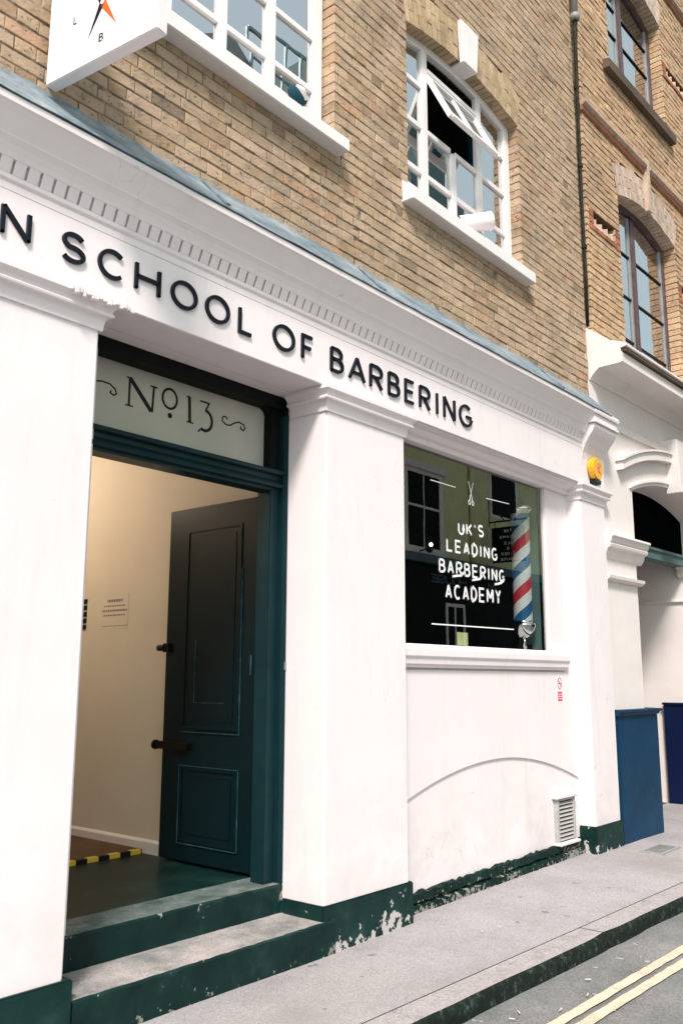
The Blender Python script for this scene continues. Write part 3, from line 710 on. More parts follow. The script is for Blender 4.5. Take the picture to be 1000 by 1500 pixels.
# window writing: vinyl letters on the glass
VW = empty('window_lettering', (5.9, YG, 2.4))
tag(VW, "white window lettering reading UK'S LEADING BARBERING ACADEMY with scissors above", 'lettering')
yw0, yw1 = YG-.0022, YG-.0004
s_ = YG/3.6
def wt(word, xa, xb, zb0, zt0, zb1, zt1, wid, t=.0165):
    xa *= s_; xb *= s_; tot = sum(wid.get(c, 1) for c in word) + .38*(len(word)-1); u = (xb-xa)/tot; x = xa; m = MB()
    for c in word:
        wv = wid.get(c, 1)*u; f = (x-xa)/(xb-xa); z0_ = zb0+(zb1-zb0)*f; z1_ = zt0+(zt1-zt0)*f
        letter(c, x, x+wv, 1.5+(z0_-1.5)*s_, 1.5+(z1_-1.5)*s_, t, yw0, yw1, m); x += wv + .38*u
    m.build('word', M_['textwhite'], VW)
wd = {'I': .35, "'": .3, 'M': 1.15, 'O': 1.1}
wt("UK'S", 5.675, 6.045, 2.578, 2.675, 2.60, 2.70, wd); wt('LEADING', 5.510, 6.245, 2.432, 2.533, 2.43, 2.535, wd)
wt('BARBERING', 5.405, 6.350, 2.265, 2.370, 2.262, 2.368, wd); wt('ACADEMY', 5.485, 6.285, 2.080, 2.190, 2.085, 2.205, wd)
m = MB()
pl = lambda p, q, d: (p, d, q)
for pts in ([(5.785,2.300),(5.745,2.272),(5.70,2.268),(5.623,2.256)], [(6.060,2.302),(6.015,2.270),(5.965,2.262),(5.902,2.252)], [(6.385,2.297),(6.35,2.268),(6.30,2.256),(6.241,2.247)]):
    MB().ribbon(pts, .017, yw0-.0012, yw1, pl, 1).build('flourish', M_['textwhite'], VW)
m = MB()
for q_, t_w in (([(5.30*s_,1.889),(6.476*s_,1.900)], .009), ([(5.312*s_,2.950),(5.65*s_,2.950)], .007), ([(6.10*s_,2.935),(6.465*s_,2.945)], .007)):
    MB().ribbon(q_, t_w, yw0, yw1, pl).build('rule', M_['textwhite'], VW)
m = MB(); cx = 5.87*s_
m.ribbon([(cx-.035,3.03),(cx+.012,2.91),(cx+.02,2.875)], .006, yw0, yw1, pl); m.ribbon([(cx+.035,3.03),(cx-.012,2.91),(cx-.02,2.875)], .006, yw0-.0006, yw1, pl)
m.ribbon(arc(cx-.025,2.862,.014,.018,0,360,14), .005, yw0, yw1, pl); m.ribbon(arc(cx+.025,2.862,.014,.018,0,360,14), .005, yw0, yw1, pl)
m.build('scissors', M_['textwhite'], VW)

# --- barber pole inside the window
BP = empty('barber_pole', (7.0, 3.79, 1.8))
tag(BP, 'red, white and blue striped barber pole with chrome caps inside the dark shop window', 'barber pole')
cx, cy, rad = 6.985, 3.785, .082
zb_, zt_ = 1.985, 2.95
for mt, ph, nm in (('stripeR', 0, 'red_stripe'), ('stripeW', 1, 'white_stripe'), ('stripeB', 2, 'blue_stripe'), ('stripeW', 3, 'white_stripe')):
    m = MB(); pitch = .42; nseg = 60; turns = (zt_-zb_)/pitch
    for band in range(-2, 4):
        rowsl = []; rowsh = []
        for k_ in range(33):
            th = 2*math.pi*k_/32
            zl = zb_ + band*pitch + pitch*(th/(2*math.pi)) + ph*pitch/4; zh = zl + pitch/4
            zl = min(max(zl, zb_), zt_); zh = min(max(zh, zb_), zt_)
            rowsl.append((cx+rad*math.cos(th+.4), cy+rad*math.sin(th+.4), zl)); rowsh.append((cx+rad*math.cos(th+.4), cy+rad*math.sin(th+.4), zh))
        for i in range(32):
            if rowsh[i][2]-rowsl[i][2] > 1e-4 or rowsh[i+1][2]-rowsl[i+1][2] > 1e-4:
                m.add([rowsl[i], rowsl[i+1], rowsh[i+1], rowsh[i]], [(0,1,2,3)])
    m.build(nm, M_[mt], BP, smooth=False)
MB().lathe([(.02,-.14),(.05,-.13),(.085,-.095),(.105,-.06),(.112,-.03),(.112,-.012),(.095,-.008),(.095,.006),(.088,.014)], (cx,cy,zb_), 32).build('bottom_cap', M_['chrome'], BP, smooth=True)
MB().lathe([(.088,-.01),(.095,0),(.095,.012),(.112,.018),(.112,.035),(.10,.06),(.07,.085),(.03,.10),(.012,.12),(.008,.14)], (cx,cy,zt_), 32).build('top_cap', M_['chrome'], BP, smooth=True)
MB().tube([(cx+.02,cy+.02,zb_-.10),(cx+.02,cy+.02,zb_-.24)], .02, 12).box(cx-.02, cx+.12, cy-.01, cy+.05, 1.66, 1.80).build('bracket', M_['iron'], BP)
MB().tube([(cx-.03,cy-.02,zb_-.13),(cx-.05,cy-.03,zb_-.17),(cx-.02,cy-.02,zb_-.24)], .016, 10).build('finial', M_['chrome'], BP, smooth=True)
# card leaning inside the window
MB().box(5.95, 6.10, 3.80, 3.806, 1.70, 1.86).build('display_card', M_['ochre'], SW)

# --- doorway
DW = empty('doorway', (0,0,0)); DW.parent = B1; DW.location = (0,0,0); DW['_o'] = B1['_o']
# outer post, frame head and transom
MB().prism([(3.965,3.80),(3.975,3.775),(4.035,3.775),(4.05,3.79),(4.06,3.80),(4.06,3.90),(3.965,3.90)], .33, 3.15, 'z').build('frame_post', M_['frame'], DW)
MB().box(3.885, 3.965, 3.835, 3.945, .33, 2.66).build('frame_jamb', M_['frame'], DW, bevel=.004)
MB().box(3.88, 3.9649, 3.835, 3.945, 2.785, 3.19).box(2.36, 3.9649, 3.80, 3.945, 3.19, 3.268).box(3.9652, 4.055, 3.78, 3.90, 3.15, 3.268).build('frame_head', M_['head'], DW)
# rounded inner corner of fanlight
m = MB(); cxr, czr, rr_ = 3.82, 3.13, .062
pts = [(3.882, 3.192)] + arc(cxr, czr, rr_, rr_, 90, 0, 8)
m.prism([(p[0], p[1]) for p in pts], 3.84, 3.93, 'y').build('frame_corner', M_['head'], DW)
tr = MB().prism([(3.945,2.655),(3.835,2.655),(3.828,2.662),(3.828,2.672),(3.80,2.676),(3.792,2.69),(3.80,2.70),(3.826,2.703),(3.830,2.715),(3.822,2.728),(3.822,2.752),(3.79,2.758),(3.782,2.768),(3.79,2.782),(3.85,2.795),(3.945,2.80)], 2.36, 3.965)
tr.build('transom', M_['frame'], DW)
MB().box(2.36, 3.885, 3.895, 3.91, 2.79, 3.20).build('fanlight', M_['frost'], DW)
# N° 13
m = MB(); yA, yB = 3.8935, 3.8955; q0 = 3.895/3.9
def rb(pts, t, i=0): m.ribbon(pts, t*1.35+.001, yA-.0003*i, yB, pl)
rb([(2.838,3.118),(2.838,2.965)], .009, 0); rb([(2.838,3.125),(2.99,2.968)], .018, 1); rb([(3.003,3.114),(2.996,2.965)], .009, 2)
rb([(2.815,2.966),(2.865,2.966)], .005, 3); rb([(2.818,3.124),(2.852,3.124)], .005, 4); rb([(2.978,3.114),(3.026,3.114)], .005, 5)
m.build('letter', M_['ink'], DW); m = MB()
rb(arc(3.118,3.073,.052,.058,0,360,30), .010, 0); rb(arc(3.123,2.975,.006,.006,0,360,10), .014, 0)
m.build('letter', M_['ink'], DW); m = MB()
rb([(3.262,3.122),(3.270,2.968)], .015, 0); rb([(3.246,2.968),(3.298,2.968)], .005, 1); rb([(3.240,3.116),(3.262,3.124)], .005, 2)
m.build('number', M_['ink'], DW); m = MB()
rb([(3.345,3.118),(3.415,3.116),(3.388,3.066)], .007, 0); rb(arc(3.385,3.005,.056,.062,88,-118,20), .013, 1); rb([(3.36,2.95),(3.335,2.928)], .007, 2)
m.build('number', M_['ink'], DW)
m = MB()
def sw(f, fl=1): 
    return [f(t/24) for t in range(25)]
m.ribbon([(3.545+.022*math.cos(t), 3.045+.022*math.sin(t)*1.0) for t in [R_(20+13*i) for i in range(16)]] + [(3.555,3.018),(3.59,3.022),(3.62,3.042),(3.66,3.058),(3.70,3.05),(3.715,3.03),(3.70,3.012),(3.675,3.02),(3.680,3.035)], .0085, yA, yB, pl)
m.build('flourish', M_['ink'], DW); m = MB()
m.ribbon([(2.60,3.045),(2.66,3.058),(2.71,3.055),(2.745,3.035),(2.755,3.01),(2.735,2.998),(2.715,3.008),(2.72,3.022)], .0085, yA, yB, pl)
m.build('flourish', M_['ink'], DW)
# door leaf, standing open at right angles, with six-panel mouldings
DR = empty('door', (0,0,0)); DR.parent = B1; DR.location = (0,0,0); DR['_o'] = B1['_o']
X0, X1 = 3.972, 4.014; y0d, y1d = 3.955, 4.895; zt_d = 2.655
MB().box(X0, X1, y0d, y1d, .345, zt_d).build('leaf', M_['door'], DR, bevel=.003)
def panel(ya, yb, za, zb):
    m = MB(); 
    for (a, b, c, d) in ((ya, yb, za, za+.02), (ya, yb, zb-.02, zb), (ya, ya+.02, za+.02, zb-.02), (yb-.02, yb, za+.02, zb-.02)):
        m.box(X0-.007, X0-.0004, a, b, c, d)
    o = m.build('panel_moulding', M_['doorlight'] if False else M_['door'], DR, bevel=.003)
    MB().box(X0-.004, X0-.0004, ya+.055, yb-.055, za+.055, zb-.055).build('panel', M_['door'], DR, bevel=.003)
panel(4.16, 4.70, .46, .93); panel(4.16, 4.70, 1.17, 2.50)
m = MB()
for (a, b, c, d) in ((4.15,4.71,.450,.4545),(4.15,4.71,.935,.9395),(4.15,4.154,.45,.94),(4.706,4.71,.45,.94),(4.15,4.71,1.150,1.1545),(4.15,4.154,1.155,2.2),(4.30,4.58,1.34,1.344),(4.58,4.584,1.34,1.75)):
    m.box(X0-.0085, X0-.0075+.006, a, b, c, d)
m.build('worn_edges', M_['doorlight'], DR)
MB().box(X0+.002, X1-.002, y0d-.004, y0d+.002, .36, 2.40).build('hanging_edge', M_['doorlight'], DR)
for zc in (.72, 1.62, 2.25):
    h = MB().box(3.955, 3.972, 3.94, 3.954, zc-.09, zc+.09)
    for q in range(5): h.tube([(3.962, 3.942, zc-.088+.036*q), (3.962, 3.942, zc-.056+.036*q)], .010, 10)
    h.build('hinge', M_['doorlight'], DR)
MB().box(X0-.035, X0-.001, 4.60, 4.93, 1.035, 1.085).tube([(X0-.02,4.93,1.06),(X0-.02,4.955,1.06)], .032, 14).build('bolt', M_['iron'], DR, bevel=.004)
MB().tube([(X0-.015,4.89,1.705),(X0-.015,4.955,1.705)], .022, 14).box(X0-.025,X0-.002,4.84,4.90,1.675,1.735).build('latch', M_['iron'], DR)
MB().box(X0-.011, X0-.001, 4.052, 4.062, 1.52, 1.645).build('pull', M_['doorlight'], DR, bevel=.002)
MB().box(3.966, 4.02, 3.768, 3.778, 1.55, 1.60).build('keep', M_['steel'], DW)
# steps
def slab(x0, x1, y0, y1, z0, z1, mt, mf, nm):
    st = empty(nm, (0,0,0)); st.parent = B1; st.location = (0,0,0); st['_o'] = B1['_o']
    n = 40; rr = random.Random(int(z1*100)); T = []; Fv = []; Fm = []; Fl = []
    for i in range(n+1):
        x = x0+(x1-x0)*i/n; j = rr.uniform(-.0045, .0045)
        T.append((x, y1, z1)); Fv.append((x, y0+.012+j, z1-.0005)); Fm.append((x, y0+j*.3, z1-.010+j*.8)); Fl.append((x, y0, z0))
    mm = [(p[0], (p[1]+y1)/2, z1+rr.uniform(-.0015,.0015)) for p in T]
    MB().quads([T, [(p[0], y0+(y1-y0)*.5, z1-.001) for p in T], Fv]).build('tread', M_[mt], st)
    m = MB().quads([Fv, Fm, [(p[0], p[1]+rr.uniform(-.003,.003), z1-.05) for p in Fm], Fl]); m.add([(x1,y0,z0),(x1,y1,z0),(x1,y1,z1-.001),(x1,y0+.01,z1-.001)], [(0,1,2,3)]); m.add([(x0,y0,z0),(x0,y1,z0),(x0,y1,z1-.001),(x0,y0+.01,z1-.001)], [(0,1,2,3)])
    m.build('riser', M_[mf], st); return st
s1 = slab(2.37, 4.062, 3.437, 3.83, -.06, .173, 'step', 'green', 'step')
s2 = slab(2.30, 4.03, 3.775, 4.03, .10, .330, 'nosing', 'green', 'step')
MB().box(2.30, 2.37, 3.445, 3.83, -.05, .172).build('step_end', M_['green'], s1)

# --- hall behind the door
HL = empty('hallway', (0,0,0)); HL.parent = B1; HL.location = (0,0,0); HL['_o'] = B1['_o']
MB().box(4.065, 4.12, 3.95, 8.3, .2, 3.5).build('side_wall', M_['cream'], HL)
MB().box(2.26, 2.32, 3.95, 8.3, .2, 3.5).box(2.32, 4.065, 8.25, 8.3, .2, 3.5).build('far_wall', M_['cream'], HL)
MB().box(2.32, 4.065, 3.95, 8.25, 3.45, 3.5).build('ceiling', M_['white'], HL)
MB().box(4.04, 4.0645, 4.9, 8.2, .3, .40).prism([(4.04,.40),(4.0645,.40),(4.0645,.415)], 4.9, 8.2, 'y').build('skirting', M_['whitewood'], HL)
MB().box(2.32, 4.064, 4.02, 5.15, .25, .326).build('floor', M_['hallfloor'], HL)
MB().box(2.32, 4.064, 5.152, 8.2, .25, .352).build('upper_floor', M_['mat'], HL)
HT = empty('hazard_tape', (3.2, 5.15, .33)); x = 2.4; i = 0
while x < 4.0:
    MB().box(x, min(x+.085, 4.03), 5.135, 5.175, .326, .3545).build(('yellow_stripe', 'black_stripe')[i % 2], M_[('tapeY', 'tapeK')[i % 2]], HT); x += .0852; i += 1
tag(HT, 'black and yellow hazard tape on the low step edge inside the hallway', 'hazard tape')
# ceiling lamp in the hall (lit, warm)
CL = empty('ceiling_lamp', (3.0, 6.3, 3.45))
me_, nte, be = newmat('lit_warm_glass'); be.inputs['Base Color'].default_value = (.9,.8,.6,1); be.inputs['Emission Color'].default_value = (1,.70,.40,1); be.inputs['Emission Strength'].default_value = 5
MB().lathe([(.01,-.13),(.08,-.11),(.13,-.06),(.14,-.02)], (3.0,6.3,3.45), 24).build('lamp_shade', me_, CL, smooth=True)
MB().lathe([(.15,-.02),(.15,0)], (3.0,6.3,3.45), 24).build('lamp_base', M_['whitewood'], CL)
tag(CL, 'lit round glass lamp on the hallway ceiling', 'ceiling lamp')
pl_ = bpy.data.lights.new('hall_lamp', 'POINT'); pl_.energy = 11; pl_.color = (1,.80,.60); pl_.shadow_soft_size = .12
po = bpy.data.objects.new('hall_lamp', pl_); col.objects.link(po); po.location = (3.0, 6.3, 3.15)
# notice on the hall wall
NT = empty('wall_notice', (4.06, 5.6, 2.0))
tag(NT, 'small printed notice on the cream hallway wall left of the open door', 'notice')
MB().box(4.0625, 4.0645, 5.46, 5.80, 1.86, 2.12).build('sheet', M_['cream'], NT)
m = MB(); rr = random.Random(21)
for z_, a, b, t in ((2.075,5.53,5.72,.020),(2.035,5.50,5.76,.010),(2.0,5.475,5.78,.014),(1.965,5.50,5.77,.010),(1.885,5.46,5.78,.005)):
    y = a
    while y < b:
        l = rr.uniform(.012,.035); m.box(4.0612, 4.0626, y, min(y+l, b), z_-t/2, z_+t/2); y += l+.007
m.build('text_line', M_['grayink'], NT)
NT2 = empty('wall_sign', (4.06, 6.02, 2.0))
m = MB()
for i in range(5): m.box(4.055, 4.0645, 5.985, 6.03, 1.87+.05*i, 1.905+.05*i)
m.build('lettering', M_['ink'], NT2); tag(NT2, 'column of black marks on the hallway wall at the left edge of the doorway', 'sign')

# --- console bracket at the right end of the fascia
CB = empty('console_bracket', (0,0,0)); CB.parent = B1; CB.location = (0,0,0); CB['_o'] = B1['_o']
pr = [(3.60,3.30),(3.452,3.30),(3.452,3.46),(3.447,3.52),(3.435,3.58),(3.41,3.64),(3.375,3.70),(3.33,3.755),(3.305,3.80),(3.30,3.835),(3.60,3.835)]
MB().prism(pr, 7.575, 8.075).build('scroll', M_['white'], CB, bevel=.006)
MB().box(7.555, 8.095, 3.285, 3.60, 3.838, 3.865).box(7.575, 8.075, 3.297, 3.60, 3.865, 3.925).build('block', M_['white'], CB, bevel=.004)
MB().prism([(3.60,3.925),(3.28,3.925),(3.275,3.955),(3.29,3.98),(3.60,4.10)], 7.55, 8.10).build('capping', M_['white'], CB, bevel=.004)
MB().box(7.56, 8.05, 3.46, 3.7, 3.27, 3.62).build('end_block', M_['white'], CB)

# --- yellow alarm box
AL = empty('alarm_box', (7.80, 3.45, 3.33))
tag(AL, 'yellow and black alarm box on the white pilaster capital under the scroll bracket', 'alarm box')
pts = [(7.80+.125*math.cos(R_(20*i))*(1-.12*max(0,-math.sin(R_(20*i)))), 3.447+.118*math.sin(R_(20*i))) for i in range(18)]
MB().prism(pts, 3.385, 3.451, 'y').build('cover', M_['yellow'], AL, bevel=.018, seg=3)
MB().prism([(7.745,3.300),(7.855,3.300),(7.875,3.345),(7.725,3.345)], 3.39, 3.45, 'y').build('strobe', M_['alarmblack'], AL, bevel=.006)
MB().ribbon([(7.83,3.40),(7.80,3.46),(7.85,3.49),(7.80,3.44)], .012, 3.3835, 3.386, pl).ribbon(arc(7.82,3.455,.045,.045,40,320,14), .009, 3.3838, 3.386, pl).build('logo', M_['red'], AL)

# --- air vent low in the wall
VT = empty('air_vent', (7.15, YP, .15))
tag(VT, 'white painted louvred air vent at the foot of the wall beside the far pilaster', 'air vent')
va, vb = 7.02, 7.40
MB().box(va, vb, 3.545, 3.60, .52, .548).build('ledge', M_['white'], VT, bevel=.005); MB().box(va+.01, vb-.01, 3.53, 3.60, .15, .172).build('ledge', M_['white'], VT, bevel=.005)
MB().box(va+.03, va+.055, 3.56, 3.60, .172, .52).box(vb-.055, vb-.03, 3.56, 3.60, .172, .52).box(va+.055, vb-.055, 3.562, 3.60, .50, .52).build('frame', M_['grille'], VT, bevel=.003)
MB().box(va+.055, vb-.055, 3.592, 3.5985-.004+.002, .172, .50).build('void', M_['dark'], VT)
for i in range(10):
    z_ = .185 + .0315*i
    MB().prism([(3.567,z_),(3.572,z_-.004),(3.590,z_+.014),(3.585,z_+.018)], va+.056, vb-.056).build('slat', M_['grille'], VT)
# --- sticker
ST = empty('no_smoking_sticker', (7.22, YP, 1.45))
tag(ST, 'small white sticker with prohibition symbol above a red panel under the window sill', 'sticker')
YS = YP-.014
MB().box(7.165, 7.275, YS-.0016, YS-.0002, 1.30, 1.53).build('sheet', M_['signwhite'], ST)
MB().ribbon(arc(7.22,1.465,.036,.045,0,360,26), .009, YS-.0024, YS-.0014, pl).ribbon([(7.196,1.497),(7.244,1.433)], .008, YS-.0026, YS-.0014, pl).build('symbol', M_['red'], ST)
MB().ribbon([(7.20,1.463),(7.245,1.463)], .008, YS-.0021, YS-.0014, pl).build('cigarette', M_['ink'], ST)
MB().box(7.18, 7.26, YS-.0024, YS-.0014, 1.315, 1.395).build('red_panel', M_['red'], ST)
MB().box(7.188, 7.252, YS-.0030, YS-.0022, 1.371, 1.376).box(7.188, 7.252, YS-.0030, YS-.0022, 1.352, 1.357).box(7.188, 7.252, YS-.0030, YS-.0022, 1.333, 1.338).build('text_line', M_['signwhite'], ST)

# --- projecting sign
PS = empty('projecting_sign', (2.0, 3.5, 4.217))
tag(PS, 'white projecting sign with a black and orange compass needle jutting out under the upper window', 'sign')
pa, pb = V(1.960, 3.450, 0), V(2.050, 2.744, 0); du = (pb-pa).normalized(); dn_ = V(du.y, -du.x, 0)   # dn_ points away from the shown face
if dn_.x < 0: dn_ = -dn_
wS = (pb-pa).length; zS0, zS1 = 4.217, 4.98
def spn(u, q, d): p = pa + du*u - dn_*d; return (p.x, p.y, q)
m = MB(); t_ = .062
cs = [(0,zS0),(wS,zS0),(wS,zS1),(0,zS1)]
m.add([spn(u, q, 0) for u, q in cs] + [spn(u, q, -t_) for u, q in cs], [(0,1,2,3),(7,6,5,4),(0,4,5,1),(1,5,6,2),(2,6,7,3),(3,7,4,0)]).build('panel', M_['signwhite'], PS, bevel=.004)
def needle(u0, q0, u1, q1, wd_, mt):
    d = Vector((u1-u0, q1-q0)); nn = Vector((-d.y, d.x)).normalized()*wd_; b = Vector((u0, q0)) + d*.06
    lp = [(u0,q0), tuple(b+nn), (u1,q1), tuple(b-nn)]
    MB().add([spn(u, q, .0016) for u, q in lp] + [spn(u, q, -.001) for u, q in lp], [(0,1,2,3)] + [(i,(i+1)%4,4+(i+1)%4,4+i) for i in range(4)]).build('needle', M_[mt], PS)
cu, cq = .361, 4.500
needle(cu, cq, .278, 4.345, .016, 'letter'); needle(cu, cq, .458, 4.350, .019, 'orange'); needle(cu, cq, .444, 4.655, .016, 'orange'); needle(cu, cq, .264, 4.650, .016, 'letter')
m = MB(); m.ribbon(arc(cu,cq,.006,.006,0,360,14), .012, .0020, .0028, spn); m.build('pivot', M_['signwhite'], PS)
m = MB(); letter('L', .172, .196, 4.462, 4.504, .005, .0014, -.001, m, spn, 0); m.build('letter', M_['ink'], PS)
m = MB(); letter('B', .350, .378, 4.296, 4.340, .007, .0014, -.001, m, spn, 0); m.build('letter', M_['ink'], PS)
MB().box(1.99, 2.03, 3.44, 3.56, 4.90, 4.94).box(1.99, 2.03, 3.44, 3.56, 4.27, 4.31).build('bracket', M_['iron'], PS)

# --- rainwater pipe and cable at the party line
PP = empty('drainpipe', (7.96, 3.48, 4.9))
MB().tube([(7.955,3.455,10.2),(7.955,3.455,8.40)], .034, 14).build('pipe', M_['pipe'], PP, smooth=True)
MB().lathe([(.034,-.05),(.050,-.045),(.050,.02),(.034,.03)], (7.955,3.455,8.42), 16).build('collar', M_['pipe'], PP, smooth=True)
MB().tube([(7.955,3.455,8.40),(7.97,3.47,8.1),(7.975,3.485,7.2),(7.97,3.49,6.3),(7.975,3.488,5.4),(7.965,3.49,4.95)], [.026,.02,.017,.017,.017,.015], 12).build('lower_pipe', M_['cable'], PP, smooth=True)
for z_ in (7.6, 6.7, 5.8): MB().lathe([(.018,-.02),(.027,-.018),(.027,.018),(.018,.02)], (7.974,3.487,z_), 12).build('clip', M_['cable'], PP)
tag(PP, 'thin grey drainpipe turning to dark mossy pipe in the joint between the two brick buildings', 'drainpipe')

# ------------------------------------------------------------------ neighbouring building
B2 = empty('neighbouring_building', (7.95, 3.5, 0), R_(-1.4), local=True)
tag(B2, 'peach brick building with cream stucco arched ground floor, right of the barber school', 'building')
def part(n, p=None, loc=False):
    e = empty(n, (0,0,0), local=True); e.parent = p or B2; return e
q1 = dict(zb=4.7, arch=arch_fn(1.715, .815, 6.76, .14, .36)); q2 = dict(zb=8.33, arch=arch_fn(1.715, .815, 9.86, .14, .36))
holes = [(.24,.78,6.06,6.29), (2.66,3.60,6.06,6.29), (2.66,3.6,9.16,9.39), (.24,.78,9.16,9.39)]
Yb = -.02
w2 = brick_wall(.10, 5.2, 4.88, 11.6, Yb, [q1, q2], 'brick_wall', M_['brick2'], M_['grout2'], B2, extra=holes, jit=.004, jt=.011, rec=.011)
# side return of the corner
m = MB(); rr = random.Random(8)
for r in range(int((11.6-4.88)/.075)):
    z_ = 4.88+.075*r; j = rr.uniform(-.006,.006)
    m.box(.098+j, .16, Yb-.004, .06, z_+.006, z_+.069)
m.build('corner_brick', M_['brick2'], B2, bevel=.004, seg=1)
for q in (q1, q2):
    voussoirs(q, Yb-.006, M_['brickcream'], M_['grout2'], B2, bw=.07, depth=.17)
    a = q['arch']
    MB().box(a['xc']-.045, a['xc']+.045, Yb-.05, .1, a['spring']+.12, a['spring']+.80).build('keystone', M_['brickcream'], B2, bevel=.004)
# moulded string course with a shadow gap
for zz, segs in ((7.42, ((.07,1.66),(1.77,5.2))), (10.5, ((.07,1.66),(1.77,5.2)))):
    for a, b in segs:
        MB().prism([(Yb-.002,zz+.075),(Yb-.065,zz+.06),(Yb-.065,zz+.022),(Yb-.03,zz),(Yb-.002,zz)], a, b).build('string_course', M_['brickcream'], B2)
        MB().prism([(Yb-.002,zz-.002),(Yb-.025,zz-.002),(Yb-.025,zz-.05),(Yb-.002,zz-.06)], a, b).build('string_course', M_['brickred'], B2)
# dog-tooth panels
for (a, b, z0, z1) in holes:
    MB().box(a, b, .06, .10, z0, z1).build('recess_back', M_['dark'], B2)
    m = MB(); n = int(round((b-a)/.135)); s = (b-a)/n
    for i in range(n):
        xc = a + s*(i+.5)
        m.prism([(xc-s*.48, .055), (xc, Yb-.004), (xc+s*.48, .055)], z0+.07, z1-.075, 'z')
    m.build('dogtooth_brick', M_['brickcream'], B2)
    m = MB()
    for i in range(n): m.box(a+s*i+.004, a+s*(i+1)-.004, Yb-.012, .055, z0+.012, z0+.058)
    m.build('dogtooth_ledge', M_['brickred'], B2)
    for e in ((a-.10, a-.004), (b+.004, b+.10)):
        MB().box(e[0], e[1], Yb-.010, .05, z0+.002, z0+.068).box(e[0], e[1], Yb-.012, .05, z0+.078, z0+.142).box(e[0], e[1], Yb-.010, .05, z0+.152, z0+.218).build('red_quoin', M_['brickred'], B2)
def casement(q, zs, nm='upper_window'):
    a = q['arch']; W = part(nm); yf = .125; x0, x1 = a['xc']-a['half']-.01, a['xc']+a['half']+.01; d = .06; fr = MB(); n = 16
    for i in range(n):
        xa = x0+(x1-x0)*i/n; xb = x0+(x1-x0)*(i+1)/n; za, zb = soffit_z(a, xa)+.02, soffit_z(a, xb)+.02
        fr.add([(xa,yf,za-.09),(xb,yf,zb-.09),(xb,yf,zb),(xa,yf,za),(xa,yf+d,za-.09),(xb,yf+d,zb-.09),(xb,yf+d,zb),(xa,yf+d,za)], [(0,1,2,3),(4,7,6,5),(0,4,5,1)])
    fr.box(x0, x0+.07, yf-.003, yf+d, zs, a['spring']-.02).box(x1-.07, x1, yf-.003, yf+d, zs, a['spring']-.02).box(x0+.07, x1-.07, yf-.002, yf+d, zs, zs+.06)
    fr.build('frame', M_['purple'], W, bevel=.005, seg=1)
    xm = a['xc'] - .12
    MB().box(xm-.055, xm+.055, yf-.006, yf+d, zs+.06, a['spring']+.02).build('mullion', M_['purple'], W, bevel=.006)
    for (p, r_) in ((x0+.07, xm-.055), (xm+.055, x1-.07)):
        MB().box(p, p+.035, yf+.012, yf+.045, zs+.06, a['spring']+.03).build('casement_stile', M_['pipe'], W); MB().box(r_-.035, r_, yf+.012, yf+.045, zs+.06, a['spring']+.03).build('casement_stile', M_['pipe'], W)
        for k_ in range(1, 4):
            zz = zs + (a['spring']+.05-zs)*k_/4
            MB().box(p+.035, r_-.035, yf+.014, yf+.04, zz-.009, zz+.009).build('glazing_bar', M_['iron'], W)
        MB().add([(p,yf+.03,zs+.05),(r_,yf+.031,zs+.05),(r_,yf+.03,a['spring']+.14),(p,yf+.031,a['spring']+.14)], [(0,1,2,3)]).build('glass', M_['glass2'], W)
    MB().box(x0-.3, x1+.3, 1.6, 1.65, zs-.3, a['spring']+.5).box(x0-.3, x0-.25, .3, 1.6, zs-.3, a['spring']+.5).box(x1+.25, x1+.3, .3, 1.6, zs-.3, a['spring']+.5).box(x0-.3,x1+.3,.3,1.6,a['spring']+.5,a['spring']+.55).box(x0-.3,x1+.3,.3,1.6,zs-.35,zs-.3).build('room', M_['room'], W)
    r0 = [(x0+.95+.62*i/40, .26+.02*math.sin(i*1.3)) for i in range(41)]
    MB().quads([[(x, y, z) for x, y in r0] for z in (zs, a['spring']+.2)]).build('curtain', M_['tealwall'], W, smooth=True)
    return W
WL = casement(q1, 4.72); WU = casement(q2, 8.36)
MB().prism([(Yb-.075,8.20),(.13,8.20),(.13,8.36),(Yb-.085,8.31)], .70, 2.66).build('sill', M_['sillstone'], WU, bevel=.006)
MB().box(.92, 2.51, .14, .16, 8.30, 8.36).build('sill_board', M_['brickcream'], WU)
MB().box(.1, .88, .12, .25, 4.3, 11.6).box(2.55, 5.2, .12, .25, 4.3, 11.6).box(.88, 2.55, .13, .25, 7.0, 8.2).box(.88,2.55,.13,.25,10.2,11.6).build('inner_wall', M_['room'], B2)
# stucco ground floor: wall with an arched opening
ar = arch_fn(2.0, 1.13, 3.42, .19, .0)
m = MB(); T = 4.6; n = 30
m.box(0.0, .87, 0, .40, -.1, T).box(3.13, 5.2, 0, .40, -.1, T)
for i in range(n):
    xa = .87+2.26*i/n; xb = .87+2.26*(i+1)/n; za, zb = soffit_z(ar, xa), soffit_z(ar, xb)
    m.add([(xa,0,za),(xb,0,zb),(xb,0,T),(xa,0,T),(xa,.4,za),(xb,.4,zb)], [(0,1,2,3),(0,4,5,1)])
m.build('stucco_wall', M_['white2'], B2)
cp = [(.15,4.955),(0.0,4.93),(-.24,4.74),(-.375,4.690),(-.395,4.675),(-.395,4.655),(-.385,4.648),(-.335,4.640),(-.335,4.605),(-.345,4.60),(-.345,4.505),(-.33,4.495),(-.11,4.492),(-.075,4.465),(-.03,4.42),(-.012,4.39),(.15,4.39)]
MB().prism(cp, 0.0, 5.2).build('cornice', M_['white2'], B2)
MB().box(.02, 5.2, -.380, -.336, 4.612, 4.6405).build('drip_shadow', M_['sillstone'], B2)  # dark strip standing in for the shadow under the cornice lip
MB().prism([(-.001,3.99),(-.028,3.992),(-.034,4.05),(-.001,4.075)], .10, 5.2).build('string_course', M_['white2'], B2)
